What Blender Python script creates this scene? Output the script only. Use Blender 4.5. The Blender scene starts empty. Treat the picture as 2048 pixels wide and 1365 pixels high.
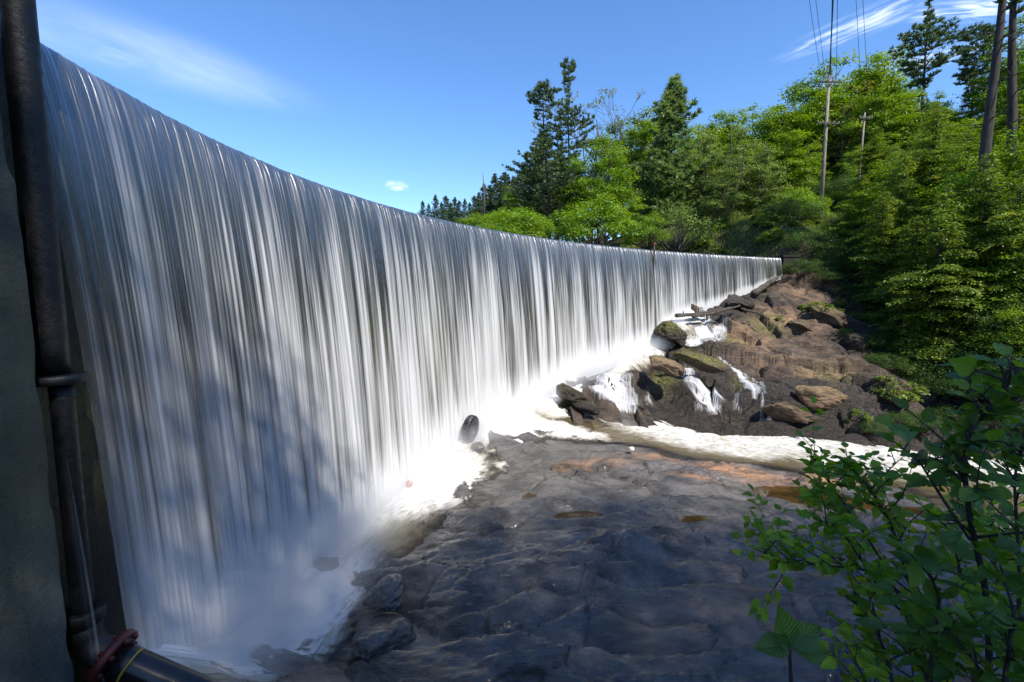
import bpy, math, random
import numpy as np
from mathutils import Vector, Matrix

# ------------------------------------------------------------------ camera, sky, sun, exposure
scene = bpy.context.scene
COL = scene.collection
R = math.radians
PITCH = R(5.7)
FPX = 910.0                                   # focal length in pixels of the 2048-wide photograph
cam_d = bpy.data.cameras.new("camera")
cam_d.sensor_width = 36.0
cam_d.lens = 36.0 * FPX / 2048.0
cam_d.clip_start = 0.05
cam_d.clip_end = 3000.0
cam = bpy.data.objects.new("camera", cam_d)
cam.location = (0, 0, 0)
cam.rotation_euler = (math.pi / 2 - PITCH, 0, 0)
COL.objects.link(cam)
scene.camera = cam

SUN_AZ, SUN_EL = R(143.0), R(50.0)            # azimuth clockwise from +Y
SUN_DIR = Vector((math.sin(SUN_AZ) * math.cos(SUN_EL), math.cos(SUN_AZ) * math.cos(SUN_EL), math.sin(SUN_EL)))
sun_d = bpy.data.lights.new("sun", 'SUN')
sun_d.energy = 2.9
sun_d.angle = R(0.53)
sun_d.color = (1.0, 0.93, 0.82)
sun = bpy.data.objects.new("sun", sun_d)
sun.rotation_euler = SUN_DIR.to_track_quat('Z', 'Y').to_euler()
sun.location = SUN_DIR * 200
COL.objects.link(sun)

world = bpy.data.worlds.new("World")
scene.world = world
world.use_nodes = True
wt = world.node_tree
wt.nodes.clear()
def build_world():
    N, L = wt.nodes.new, wt.links.new
    out = N('ShaderNodeOutputWorld'); bg = N('ShaderNodeBackground')
    bg.inputs['Strength'].default_value = 0.15
    sky = N('ShaderNodeTexSky'); sky.sky_type = 'NISHITA'; sky.sun_disc = False
    sky.sun_elevation = SUN_EL; sky.sun_rotation = SUN_AZ
    sky.altitude = 900; sky.air_density = 1.0; sky.dust_density = 0.4; sky.ozone_density = 3.0
    tc = N('ShaderNodeTexCoord'); sep = N('ShaderNodeSeparateXYZ'); L(tc.outputs['Generated'], sep.inputs[0])
    # cirrus on a high plane: direction divided by its height
    mx = N('ShaderNodeMath'); mx.operation = 'MAXIMUM'; mx.inputs[1].default_value = 0.04; L(sep.outputs['Z'], mx.inputs[0])
    dx = N('ShaderNodeMath'); dx.operation = 'DIVIDE'; L(sep.outputs['X'], dx.inputs[0]); L(mx.outputs[0], dx.inputs[1])
    dy = N('ShaderNodeMath'); dy.operation = 'DIVIDE'; L(sep.outputs['Y'], dy.inputs[0]); L(mx.outputs[0], dy.inputs[1])
    cb = N('ShaderNodeCombineXYZ'); L(dx.outputs[0], cb.inputs[0]); L(dy.outputs[0], cb.inputs[1])
    masks = []
    def wisp(cx, cy, rx, ry, rot, scale, stretch, lo, hi, strength, seed):
        mp = N('ShaderNodeMapping'); mp.vector_type = 'TEXTURE'
        mp.inputs['Location'].default_value = (cx, cy, 0); mp.inputs['Rotation'].default_value = (0, 0, rot)
        mp.inputs['Scale'].default_value = (rx, ry, 1); L(cb.outputs[0], mp.inputs[0])
        ln = N('ShaderNodeVectorMath'); ln.operation = 'LENGTH'; L(mp.outputs[0], ln.inputs[0])
        fall = N('ShaderNodeMapRange'); fall.interpolation_type = 'SMOOTHSTEP'
        fall.inputs['From Min'].default_value = 0.15; fall.inputs['From Max'].default_value = 1.0
        fall.inputs['To Min'].default_value = 1.0; fall.inputs['To Max'].default_value = 0.0
        L(ln.outputs['Value'], fall.inputs['Value'])
        m2 = N('ShaderNodeMapping'); m2.inputs['Scale'].default_value = (scale, scale * stretch, 1)
        m2.inputs['Location'].default_value = (seed, seed * 0.37, 0); L(mp.outputs[0], m2.inputs[0])
        nz = N('ShaderNodeTexNoise'); nz.inputs['Scale'].default_value = 1.0; nz.inputs['Detail'].default_value = 7.0
        nz.inputs['Roughness'].default_value = 0.58; nz.inputs['Distortion'].default_value = 0.6; L(m2.outputs[0], nz.inputs['Vector'])
        mr = N('ShaderNodeMapRange'); mr.interpolation_type = 'SMOOTHSTEP'
        mr.inputs['From Min'].default_value = lo; mr.inputs['From Max'].default_value = hi
        mr.inputs['To Max'].default_value = strength; L(nz.outputs['Fac'], mr.inputs['Value'])
        mu = N('ShaderNodeMath'); mu.operation = 'MULTIPLY'; L(fall.outputs[0], mu.inputs[0]); L(mr.outputs[0], mu.inputs[1])
        masks.append(mu.outputs[0])
    for a in WISPS: wisp(*a)
    s = masks[0]
    for m in masks[1:]:
        ad = N('ShaderNodeMath'); ad.operation = 'MAXIMUM'; L(s, ad.inputs[0]); L(m, ad.inputs[1]); s = ad.outputs[0]
    hs = N('ShaderNodeHueSaturation'); hs.inputs['Saturation'].default_value = 1.18; hs.inputs['Hue'].default_value = 0.504; hs.inputs['Value'].default_value = 0.74
    L(sky.outputs[0], hs.inputs['Color'])
    mix = N('ShaderNodeMixRGB'); mix.inputs[2].default_value = (4.6, 4.9, 5.7, 1); L(s, mix.inputs[0]); L(hs.outputs[0], mix.inputs[1])
    L(mix.outputs[0], bg.inputs['Color']); L(bg.outputs[0], out.inputs[0])
# (centre x, centre y, half length, half width, turn) on a plane one unit above the camera, then noise
WISPS = [
    (-1.55, 2.02, 0.85, 0.42, R(48), 1.0, 0.9, 0.10, 1.0, 0.36, 3.1),
    (-1.75, 1.85, 0.60, 0.40, R(48), 1.6, 1.2, 0.35, 0.95, 0.30, 7.9),
    (1.29, 1.80, 0.34, 0.13, R(-59), 2.2, 1.5, 0.36, 0.80, 0.75, 11.3),
    (1.62, 1.71, 0.30, 0.10, R(-4), 2.2, 1.3, 0.34, 0.78, 0.8, 5.7),
    (1.72, 2.12, 0.50, 0.16, R(-42), 1.6, 2.6, 0.38, 0.80, 0.55, 8.2),
    (-1.06, 4.30, 0.13, 0.26, R(10), 1.4, 1.0, 0.30, 0.70, 0.75, 2.2),
]
build_world()

scene.view_settings.view_transform = 'Standard'
scene.view_settings.look = 'None'
scene.view_settings.exposure = 1.3
scene.view_settings.gamma = 1.0
scene.cycles.max_bounces = 8
scene.cycles.transparent_max_bounces = 16
scene.cycles.caustics_reflective = False
scene.cycles.caustics_refractive = False
scene.cycles.sample_clamp_indirect = 4.0
scene.cycles.use_denoising = True

# ------------------------------------------------------------------ numeric helpers
SP, CP = math.sin(PITCH), math.cos(PITCH)
def ray(x, y):
    v = 682.5 - y
    return np.array([x - 1024.0, FPX * CP + v * SP, v * CP - FPX * SP])
def at_z(x, y, z):
    r = ray(x, y); return r * (z / r[2])
def at_y(x, y, Y):
    r = ray(x, y); return r * (Y / r[1])

def _hash(ix, iy, iz, seed):
    h = (ix.astype(np.int64) * 374761393 + iy.astype(np.int64) * 668265263 + iz.astype(np.int64) * 2147483647 + seed * 974711) & 0xFFFFFFFF
    h = ((h ^ (h >> 13)) * 1274126177) & 0xFFFFFFFF
    h = ((h ^ (h >> 15)) * 2246822519) & 0xFFFFFFFF
    return (h ^ (h >> 16)) & 0xFFFFFFFF
def noise2(x, y, seed=0):
    x = np.asarray(x, float); y = np.asarray(y, float)
    xi, yi = np.floor(x), np.floor(y); xf, yf = x - xi, y - yi
    u = xf * xf * xf * (xf * (xf * 6 - 15) + 10); v = yf * yf * yf * (yf * (yf * 6 - 15) + 10)
    z0 = np.zeros_like(xi)
    def g(i, j):
        a = _hash(xi + i, yi + j, z0, seed) / 4294967296.0 * 2 * np.pi
        return np.cos(a) * (xf - i) + np.sin(a) * (yf - j)
    a = g(0, 0); b = g(1, 0); c = g(0, 1); d = g(1, 1)
    return ((a + (b - a) * u) + ((c + (d - c) * u) - (a + (b - a) * u)) * v) * 1.5
def noise3(x, y, z, seed=0):
    xi, yi, zi = np.floor(x), np.floor(y), np.floor(z); xf, yf, zf = x - xi, y - yi, z - zi
    f = lambda t: t * t * t * (t * (t * 6 - 15) + 10)
    u, v, w = f(xf), f(yf), f(zf)
    def g(i, j, k):
        h = _hash(xi + i, yi + j, zi + k, seed)
        a = (h & 0xFFFF) / 65536.0 * 2 * np.pi; c = (h >> 16) / 32768.0 - 1; s = np.sqrt(np.maximum(1 - c * c, 0))
        return np.cos(a) * s * (xf - i) + np.sin(a) * s * (yf - j) + c * (zf - k)
    l = lambda a, b, t: a + (b - a) * t
    return l(l(l(g(0,0,0), g(1,0,0), u), l(g(0,1,0), g(1,1,0), u), v), l(l(g(0,0,1), g(1,0,1), u), l(g(0,1,1), g(1,1,1), u), v), w) * 1.4
def fbm2(x, y, o=4, seed=0, gain=0.5):
    s = 0; a = 1; f = 1
    for k in range(o):
        s = s + a * noise2(x * f + 17.3 * k, y * f - 9.1 * k, seed + k); a *= gain; f *= 2.03
    return s
def ridged2(x, y, o=4, seed=0):
    s = 0; a = 1; f = 1
    for k in range(o):
        s = s + a * (1 - 2 * np.abs(noise2(x * f + 5.7 * k, y * f + 3.3 * k, seed + k))); a *= 0.5; f *= 2.1
    return s
def sstep(a, b, x):
    t = np.clip((np.asarray(x, float) - a) / (b - a), 0, 1); return t * t * (3 - 2 * t)

class TPS:
    def __init__(self, pts, smooth=0.0, scale=20.0):
        p = np.array(pts, float); self.c = p[:, :2] / scale; self.s = scale
        n = len(p); K = self.k(self.c, self.c) + smooth * np.eye(n)
        P = np.c_[np.ones(n), self.c]
        A = np.block([[K, P], [P.T, np.zeros((3, 3))]])
        self.w = np.linalg.lstsq(A, np.r_[p[:, 2], np.zeros(3)], rcond=None)[0]
    def k(self, a, b):
        d = np.hypot(a[:, None, 0] - b[None, :, 0], a[:, None, 1] - b[None, :, 1])
        return d * d * np.log(d + 1e-9)
    def __call__(self, x, y):
        x = np.asarray(x, float); y = np.asarray(y, float); sh = np.broadcast(x, y).shape
        q = np.c_[np.broadcast_to(x, sh).ravel(), np.broadcast_to(y, sh).ravel()] / self.s
        out = np.empty(len(q))
        for i in range(0, len(q), 20000):
            b = q[i:i + 20000]
            out[i:i + 20000] = self.k(b, self.c) @ self.w[:-3] + self.w[-3] + b @ self.w[-2:]
        return out.reshape(sh)

# ------------------------------------------------------------------ object helpers
def mesh(name, V, F, mat=None, parent=None, smooth=True, uv=None, point=None, face=None):
    """V (n,3); F an (m,k) array or a list of those; uv per vertex; point/face = {attribute: floats}."""
    me = bpy.data.meshes.new(name)
    V = np.ascontiguousarray(V, dtype=np.float32)
    Fs = F if isinstance(F, list) else [F]
    Fs = [np.asarray(f, dtype=np.int32) for f in Fs if len(f)]
    loops = np.concatenate([f.ravel() for f in Fs]); tot = np.concatenate([np.full(len(f), f.shape[1], np.int32) for f in Fs])
    start = np.concatenate([[0], np.cumsum(tot)[:-1]]).astype(np.int32)
    me.vertices.add(len(V)); me.vertices.foreach_set('co', V.ravel())
    me.loops.add(len(loops)); me.loops.foreach_set('vertex_index', loops)
    me.polygons.add(len(tot)); me.polygons.foreach_set('loop_start', start)
    me.polygons.foreach_set('use_smooth', np.full(len(tot), bool(smooth)))
    if uv is not None:
        l = me.uv_layers.new(name="UVMap"); l.data.foreach_set('uv', np.asarray(uv, np.float32)[loops].ravel())
    for d, dom in ((point, 'POINT'), (face, 'FACE')):
        for k, a in (d or {}).items():
            at = me.attributes.new(k, 'FLOAT', dom); at.data.foreach_set('value', np.asarray(a, np.float32).ravel())
    me.update(calc_edges=True); me.validate()
    if mat: me.materials.append(mat)
    o = bpy.data.objects.new(name, me); COL.objects.link(o)
    if parent: o.parent = parent
    return o
def tag(o, label=None, cat=None, group=None, kind=None):
    for k, v in (('label', label), ('category', cat), ('group', group), ('kind', kind)):
        if v: o[k] = v
    return o
def empty(name, loc, label=None, cat=None, group=None):
    o = bpy.data.objects.new(name, None); o.empty_display_size = 0.2; o.location = loc; COL.objects.link(o)
    return tag(o, label, cat, group)
def copy_tree(o, parent=None):
    c = o.copy(); COL.objects.link(c)
    if parent: c.parent = parent
    for ch in list(o.children): copy_tree(ch, c)
    return c
def grid_faces(nu, nv):
    i = np.arange(nu - 1)[:, None] * nv + np.arange(nv - 1)[None, :]
    i = i.ravel(); return np.c_[i, i + nv, i + nv + 1, i + 1]
def tube(P, rad, seg=8, cap=True, e=None):
    """Tapered tube along the points P with a radius each; returns V, F list."""
    P = np.asarray(P, float); rad = np.broadcast_to(np.asarray(rad, float), (len(P),))
    T = np.gradient(P, axis=0); T /= np.linalg.norm(T, axis=1)[:, None] + 1e-12
    ref = np.array([0.0, 0, 1]) if abs(T[0, 2]) < 0.9 else np.array([1.0, 0, 0])
    A = np.cross(T, ref); A /= np.linalg.norm(A, axis=1)[:, None] + 1e-12; B = np.cross(T, A)
    t = np.arange(seg) / seg * 2 * np.pi
    V = P[:, None] + rad[:, None, None] * (np.cos(t)[None, :, None] * A[:, None] + np.sin(t)[None, :, None] * B[:, None])
    i = np.arange(len(P) - 1)[:, None] * seg; j = np.arange(seg)[None, :]; k = (j + 1) % seg
    F = np.stack([i + j, i + k, i + seg + k, i + seg + j], -1).reshape(-1, 4)
    Fl = [F]
    if cap:
        Fl.append(np.arange(seg)[::-1][None, :]); Fl.append((np.arange(seg) + (len(P) - 1) * seg)[None, :])
    return V.reshape(-1, 3), Fl
class Acc:
    """Collects pieces into one mesh."""
    def __init__(s): s.V = []; s.F = {}; s.n = 0; s.a = []
    def add(s, V, F, a=0.5):
        for f in (F if isinstance(F, list) else [F]):
            f = np.asarray(f)
            if len(f): s.F.setdefault(f.shape[1], []).append(f + s.n)
        s.V.append(V); s.n += len(V); s.a.append(np.full(len(V), a) if np.isscalar(a) else np.asarray(a))
        return s
    def build(s, name, mat=None, parent=None, smooth=True, attr=None):
        return mesh(name, np.concatenate(s.V), [np.concatenate(f) for f in s.F.values()], mat, parent, smooth,
                    point={attr: np.concatenate(s.a)} if attr else None)
def box(x0, x1, y0, y1, z0, z1):
    V = np.array([(x, y, z) for x in (x0, x1) for y in (y0, y1) for z in (z0, z1)], float)
    F = np.array([(0, 1, 3, 2), (4, 6, 7, 5), (0, 4, 5, 1), (2, 3, 7, 6), (0, 2, 6, 4), (1, 5, 7, 3)]); return V, F

# ------------------------------------------------------------------ materials
class NT:
    def __init__(s, name):
        s.m = bpy.data.materials.new(name); s.m.use_nodes = True; s.t = s.m.node_tree; s.t.nodes.clear()
        s.out = s.n('ShaderNodeOutputMaterial')
    def n(s, typ, **kw):
        nd = s.t.nodes.new(typ)
        for k, v in kw.items():
            if k.startswith('i_'):
                key = k[2:]; key = int(key) if key.isdigit() else key.replace('_', ' ')
                s.put(nd.inputs[key], v)
            else: setattr(nd, k, v)
        return nd
    def put(s, sock, v):
        if hasattr(v, 'is_linked') or hasattr(v, 'links'): s.t.links.new(v, sock)
        elif isinstance(v, (tuple, list)) and len(v) == 3 and sock.type == 'RGBA': sock.default_value = (*v, 1)
        else: sock.default_value = v
    def math(s, op, a, b=0.5, c=None, clamp=False):
        nd = s.n('ShaderNodeMath', operation=op, use_clamp=clamp); s.put(nd.inputs[0], a); s.put(nd.inputs[1], b)
        if c is not None: s.put(nd.inputs[2], c)
        return nd.outputs[0]
    def mapr(s, v, a, b, c=0.0, d=1.0, smooth=True):
        nd = s.n('ShaderNodeMapRange'); nd.interpolation_type = 'SMOOTHSTEP' if smooth else 'LINEAR'
        for k, x in zip(('Value', 'From Min', 'From Max', 'To Min', 'To Max'), (v, a, b, c, d)): s.put(nd.inputs[k], x)
        return nd.outputs[0]
    def mix(s, f, a, b):
        nd = s.n('ShaderNodeMixRGB'); s.put(nd.inputs[0], f); s.put(nd.inputs[1], a); s.put(nd.inputs[2], b); return nd.outputs[0]
    def noise(s, vec=None, scale=5.0, detail=4.0, rough=0.5, dist=0.0, out='Fac'):
        nd = s.n('ShaderNodeTexNoise'); nd.inputs['Scale'].default_value = scale; nd.inputs['Detail'].default_value = detail
        nd.inputs['Roughness'].default_value = rough; nd.inputs['Distortion'].default_value = dist
        if vec is not None: s.put(nd.inputs['Vector'], vec)
        return nd.outputs[out]
    def scale(s, vec, sc, loc=(0, 0, 0), rot=(0, 0, 0)):
        nd = s.n('ShaderNodeMapping'); s.put(nd.inputs['Vector'], vec); nd.inputs['Scale'].default_value = sc
        nd.inputs['Location'].default_value = loc; nd.inputs['Rotation'].default_value = rot; return nd.outputs[0]
    def pos(s): return s.n('ShaderNodeNewGeometry').outputs['Position']
    def obj(s): return s.n('ShaderNodeTexCoord').outputs['Object']
    def uv(s): return s.n('ShaderNodeUVMap').outputs[0]
    def attr(s, name): return s.n('ShaderNodeAttribute', attribute_name=name).outputs['Fac']
    def sep(s, v): return s.n('ShaderNodeSeparateXYZ', i_0=v).outputs
    def bump(s, h, strength=0.3, dist=0.05, normal=None):
        nd = s.n('ShaderNodeBump'); nd.inputs['Strength'].default_value = strength; nd.inputs['Distance'].default_value = dist
        s.put(nd.inputs['Height'], h)
        if normal is not None: s.put(nd.inputs['Normal'], normal)
        return nd.outputs[0]
    def bsdf(s, color, rough=0.6, normal=None, **kw):
        nd = s.n('ShaderNodeBsdfPrincipled'); s.put(nd.inputs['Base Color'], color); s.put(nd.inputs['Roughness'], rough)
        if normal is not None: s.put(nd.inputs['Normal'], normal)
        for k, v in kw.items(): s.put(nd.inputs[k.replace('_', ' ')], v)
        return nd.outputs[0]
    def mixsh(s, f, a, b):
        nd = s.n('ShaderNodeMixShader'); s.put(nd.inputs[0], f); s.put(nd.inputs[1], a); s.put(nd.inputs[2], b); return nd.outputs[0]
    def done(s, sh):
        s.t.links.new(sh, s.out.inputs['Surface']); return s.m

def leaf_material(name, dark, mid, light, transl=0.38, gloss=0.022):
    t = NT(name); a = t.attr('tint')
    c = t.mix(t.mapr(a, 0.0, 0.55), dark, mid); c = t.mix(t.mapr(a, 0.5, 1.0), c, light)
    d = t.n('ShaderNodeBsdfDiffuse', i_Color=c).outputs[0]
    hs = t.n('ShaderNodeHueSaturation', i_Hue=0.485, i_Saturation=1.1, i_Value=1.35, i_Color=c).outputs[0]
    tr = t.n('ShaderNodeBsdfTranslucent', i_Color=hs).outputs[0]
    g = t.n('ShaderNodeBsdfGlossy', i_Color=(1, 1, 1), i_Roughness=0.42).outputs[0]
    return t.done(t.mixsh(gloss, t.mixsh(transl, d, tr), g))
M = {}
M['maple'] = leaf_material('maple_leaf', (0.08, 0.16, 0.012), (0.17, 0.31, 0.02), (0.30, 0.44, 0.035), 0.48)
M['broad'] = leaf_material('broad_leaf', (0.075, 0.145, 0.012), (0.16, 0.28, 0.022), (0.29, 0.41, 0.04), 0.48)
M['willow'] = leaf_material('willow_leaf', (0.09, 0.145, 0.03), (0.17, 0.25, 0.05), (0.28, 0.36, 0.09), 0.44)
M['gold'] = leaf_material('young_leaf', (0.11, 0.13, 0.02), (0.22, 0.24, 0.035), (0.34, 0.33, 0.06), 0.45)
M['pine'] = leaf_material('pine_needle', (0.05, 0.085, 0.038), (0.10, 0.155, 0.062), (0.18, 0.24, 0.09), 0.3)
M['softpine'] = leaf_material('soft_needle', (0.10, 0.16, 0.05), (0.17, 0.26, 0.08), (0.26, 0.36, 0.12), 0.42)
M['hemlock'] = leaf_material('hemlock_needle', (0.065, 0.125, 0.016), (0.16, 0.255, 0.03), (0.31, 0.39, 0.055), 0.42)
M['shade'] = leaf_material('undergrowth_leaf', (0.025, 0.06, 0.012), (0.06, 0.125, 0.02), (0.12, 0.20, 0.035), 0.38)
M['weed'] = leaf_material('weed_leaf', (0.06, 0.10, 0.015), (0.15, 0.22, 0.03), (0.28, 0.33, 0.05), 0.4)

def bark_material(name, a, b):
    t = NT(name); p = t.obj()
    n = t.noise(t.scale(p, (9, 9, 1.6)), 1.0, 6, 0.6)
    return t.done(t.bsdf(t.mix(t.mapr(n, 0.3, 0.7), a, b), 0.9, t.bump(n, 0.8, 0.06)))
M['bark'] = bark_material('grey_bark', (0.045, 0.036, 0.028), (0.13, 0.11, 0.09))
M['dark_bark'] = bark_material('dark_bark', (0.012, 0.010, 0.009), (0.045, 0.038, 0.033))
M['pole_wood'] = bark_material('weathered_pole', (0.16, 0.13, 0.10), (0.34, 0.29, 0.23))
M['drift'] = bark_material('wet_driftwood', (0.02, 0.017, 0.015), (0.10, 0.085, 0.07))

def rock_material(name, dark, pale, stain_c, brown, wet_rough, bump_scale, moss=True, film=0.0, wetval=0.30, joints=0.6):
    """Gneiss: attributes stain (iron colour, on the outcrop also painted sunlit faces), wet (darker, glossier), moss."""
    t = NT(name); p = t.pos()
    st = t.scale(p, (1, 1.7, 2.6), rot=(0.2, 0.1, 0.35))
    n1 = t.noise(st, 0.9, 8, 0.62, 0.4); n2 = t.noise(st, 7.0, 8, 0.68, 0.3); n3 = t.noise(p, 45.0, 4, 0.7)
    c = t.mix(t.mapr(n1, 0.32, 0.68), dark, pale)
    c = t.mix(t.math('MULTIPLY', t.mapr(n2, 0.45, 0.75), 0.55), c, brown)
    stn = t.math('MULTIPLY', t.attr('stain'), t.mapr(t.math('ADD', n1, t.math('MULTIPLY', n2, 0.5)), 0.5, 0.95), clamp=True)
    c = t.mix(stn, c, stain_c)
    wet = t.math('MULTIPLY', t.attr('wet'), t.mapr(n1, 0.2, 0.55, 0.55, 1.0), clamp=True)
    hs = t.n('ShaderNodeHueSaturation', i_Value=wetval, i_Saturation=0.9, i_Color=c).outputs[0]
    c = t.mix(wet, c, hs)
    grains = t.mapr(n3, 0.70, 0.78)
    c = t.mix(t.math('MULTIPLY', grains, 0.35), c, (0.42, 0.40, 0.38))
    rough = t.math('ADD', t.mapr(n2, 0.3, 0.7, wet_rough, wet_rough + 0.28), t.math('MULTIPLY', t.math('SUBTRACT', 1.0, wet), 0.32), clamp=True)
    if moss:
        mm = t.math('MULTIPLY', t.attr('moss'), t.mapr(n2, 0.47, 0.60), clamp=True)
        mc = t.mix(n3, (0.06, 0.08, 0.008), (0.36, 0.36, 0.035)); c = t.mix(mm, c, mc)
        rough = t.math('MAXIMUM', rough, mm)
    h = t.math('ADD', t.math('MULTIPLY', n2, 0.6), t.math('MULTIPLY', t.noise(t.scale(p, (1.2, 9, 9), rot=(0, 0, 0.1)), 2.2, 5, 0.6, 0.5), 0.5))
    h = t.math('ADD', h, t.math('MULTIPLY', t.noise(st, 2.6, 5, 0.55), 1.1))
    wp = t.n('ShaderNodeVectorMath', operation='ADD', i_0=t.scale(p, (0.9, 2.0, 2.4), rot=(0.25, 0.05, 0.3))).outputs[0]
    nzc = t.n('ShaderNodeVectorMath', operation='SCALE', i_0=t.noise(p, 1.3, 4, 0.6, out='Color'), i_Scale=0.55).outputs[0]
    wp = t.n('ShaderNodeVectorMath', operation='ADD', i_0=wp, i_1=nzc).outputs[0]
    for sc_, wt_ in ((0.8, 1.0),):
        ed_ = t.n('ShaderNodeTexVoronoi', feature='DISTANCE_TO_EDGE', i_Vector=wp, i_Scale=sc_).outputs['Distance']; h = t.math('ADD', h, t.math('MULTIPLY', t.mapr(ed_, 0.0, 0.05), wt_ * joints * 0.3))
        hh = t.n('ShaderNodeTexVoronoi', feature='F1', i_Vector=wp, i_Scale=sc_); h = t.math('ADD', h, t.math('MULTIPLY', t.sep(hh.outputs['Color'])[0], wt_ * joints * 0.8))
    return t.done(t.bsdf(c, rough, t.bump(h, 0.9, bump_scale), Specular_IOR_Level=0.5, Coat_Weight=t.math('MULTIPLY', wet, film), Coat_Roughness=t.mapr(n2, 0.35, 0.7, 0.10, 0.34), Coat_IOR=1.4))
M['slab'] = rock_material('wet_slab_rock', (0.034, 0.031, 0.028), (0.175, 0.160, 0.142), (0.36, 0.18, 0.08), (0.15, 0.11, 0.08), 0.16, 0.08, moss=False, film=0.85, wetval=0.60, joints=0.35)
M['rock'] = rock_material('brown_outcrop_rock', (0.024, 0.019, 0.016), (0.115, 0.083, 0.058), (0.36, 0.225, 0.135), (0.075, 0.052, 0.036), 0.34, 0.15)

# ------------------------------------------------------------------ dam crest in plan
LAKE_Z = 3.1
CREST_C = np.array([28.17749311, 3.04093686])
CREST_POLY = [-3.6547107, 27.75367363, -70.91841919, 65.20499571, 23.75673404]
TH0, TH1 = 3.075, 1.752
def crest(t, off=0.0):
    r = np.polyval(CREST_POLY, t) - off
    return CREST_C[0] + r * np.cos(t), CREST_C[1] + r * np.sin(t)
# foot of the fall: (angle along the crest, height)
FOOT = np.array([(3.20, -4.4), (3.057, -4.9), (3.027, -5.6), (2.985, -6.35), (2.942, -6.62), (2.89, -6.83), (2.846, -6.9), (2.796, -6.75), (2.74, -6.25),
                 (2.67, -5.96), (2.593, -5.72), (2.522, -5.47), (2.404, -4.6), (2.261, -3.9), (2.169, -3.2), (2.12, -2.0), (2.055, -1.2), (1.924, -0.15), (1.768, 1.6), (1.70, 2.2)])
def foot_z(t): return np.interp(t, FOOT[::-1, 0], FOOT[::-1, 1])
def nappe(d): return 0.33 * np.sqrt(np.maximum(d, 0))

# ------------------------------------------------------------------ height of the ground
G = []
for t, z in FOOT: x, y = crest(t, 1.1); G.append((x, y, z - 0.45))
for t in np.linspace(3.06, 1.72, 9): x, y = crest(t, -4.0); G.append((x, y, -1.0))
def gp(x, y, z): a = at_z(x, y, z); G.append((a[0], a[1], z))
def gy(x, y, Y): a = at_y(x, y, Y); G.append(tuple(a))
for a in [(700, 1320, -6.85), (735, 1180, -6.85), (770, 1250, -6.5), (780, 1140, -6.62), (900, 1340, -6.35), (1000, 1365, -6.3), (1300, 1365, -6.15), (1700, 1365, -6.0),
          (1900, 1300, -6.0), (850, 1100, -6.62), (1000, 1050, -6.55), (1200, 1050, -6.42), (1240, 1140, -6.2), (1450, 1100, -6.5), (1110, 965, -6.5), (1200, 1020, -6.55),
          (1000, 935, -6.85), (900, 1010, -6.9), (1300, 908, -6.68), (1300, 940, -6.52), (1400, 942, -6.72), (1500, 950, -6.85), (1640, 962, -7.05), (1590, 990, -7.0), (1690, 1030, -7.0), (1500, 1010, -6.85), (1750, 1090, -6.9), (1900, 1100, -6.8),
          (1100, 890, -6.5), (1000, 890, -6.45), (1120, 850, -6.28), (1170, 840, -6.3), (1230, 875, -6.8), (1200, 890, -6.66), (1400, 890, -7.6), (1400, 915, -7.25), (1500, 905, -7.6), (1500, 928, -7.3), (1300, 880, -7.05), (1600, 938, -7.4), (1300, 840, -7.3), (1450, 860, -7.5), (1600, 890, -7.7), (1750, 930, -7.8), (1900, 940, -7.9), (2040, 960, -8.0), (2040, 1040, -7.6)]: gp(*a)
# outcrop: foot at the river, then up to the dam's far end
for a in [(1215, 812, -6.7), (1290, 824, -7.1), (1440, 843, -7.3), (1600, 872, -7.5), (1750, 890, -7.6), (1830, 885, -7.6)]: gp(*a)
for a in [(1225, 742, 26.4), (1290, 735, 27.4), (1300, 780, 26.6), (1390, 760, 27.3), (1440, 800, 25.9), (1380, 715, 30.0), (1440, 735, 29.0), (1500, 760, 27.6), (1530, 800, 25.4), (1600, 830, 24.2), (1600, 760, 26.6),
          (1700, 840, 23.9), (1700, 790, 25.0), (1780, 830, 23.8), (1780, 780, 25.4), (1660, 740, 28.4), (1560, 715, 30.0), (1460, 690, 31.0), (1400, 640, 32.6), (1460, 640, 32.8), (1540, 650, 32.5), (1620, 680, 31.2), (1720, 720, 29.4),
          (1700, 650, 32.6), (1620, 625, 34.0), (1540, 610, 34.6), (1600, 580, 36.4), (1660, 590, 35.8), (1550, 575, 36.2), (1330, 665, 31.6)]: gy(*a)
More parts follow.
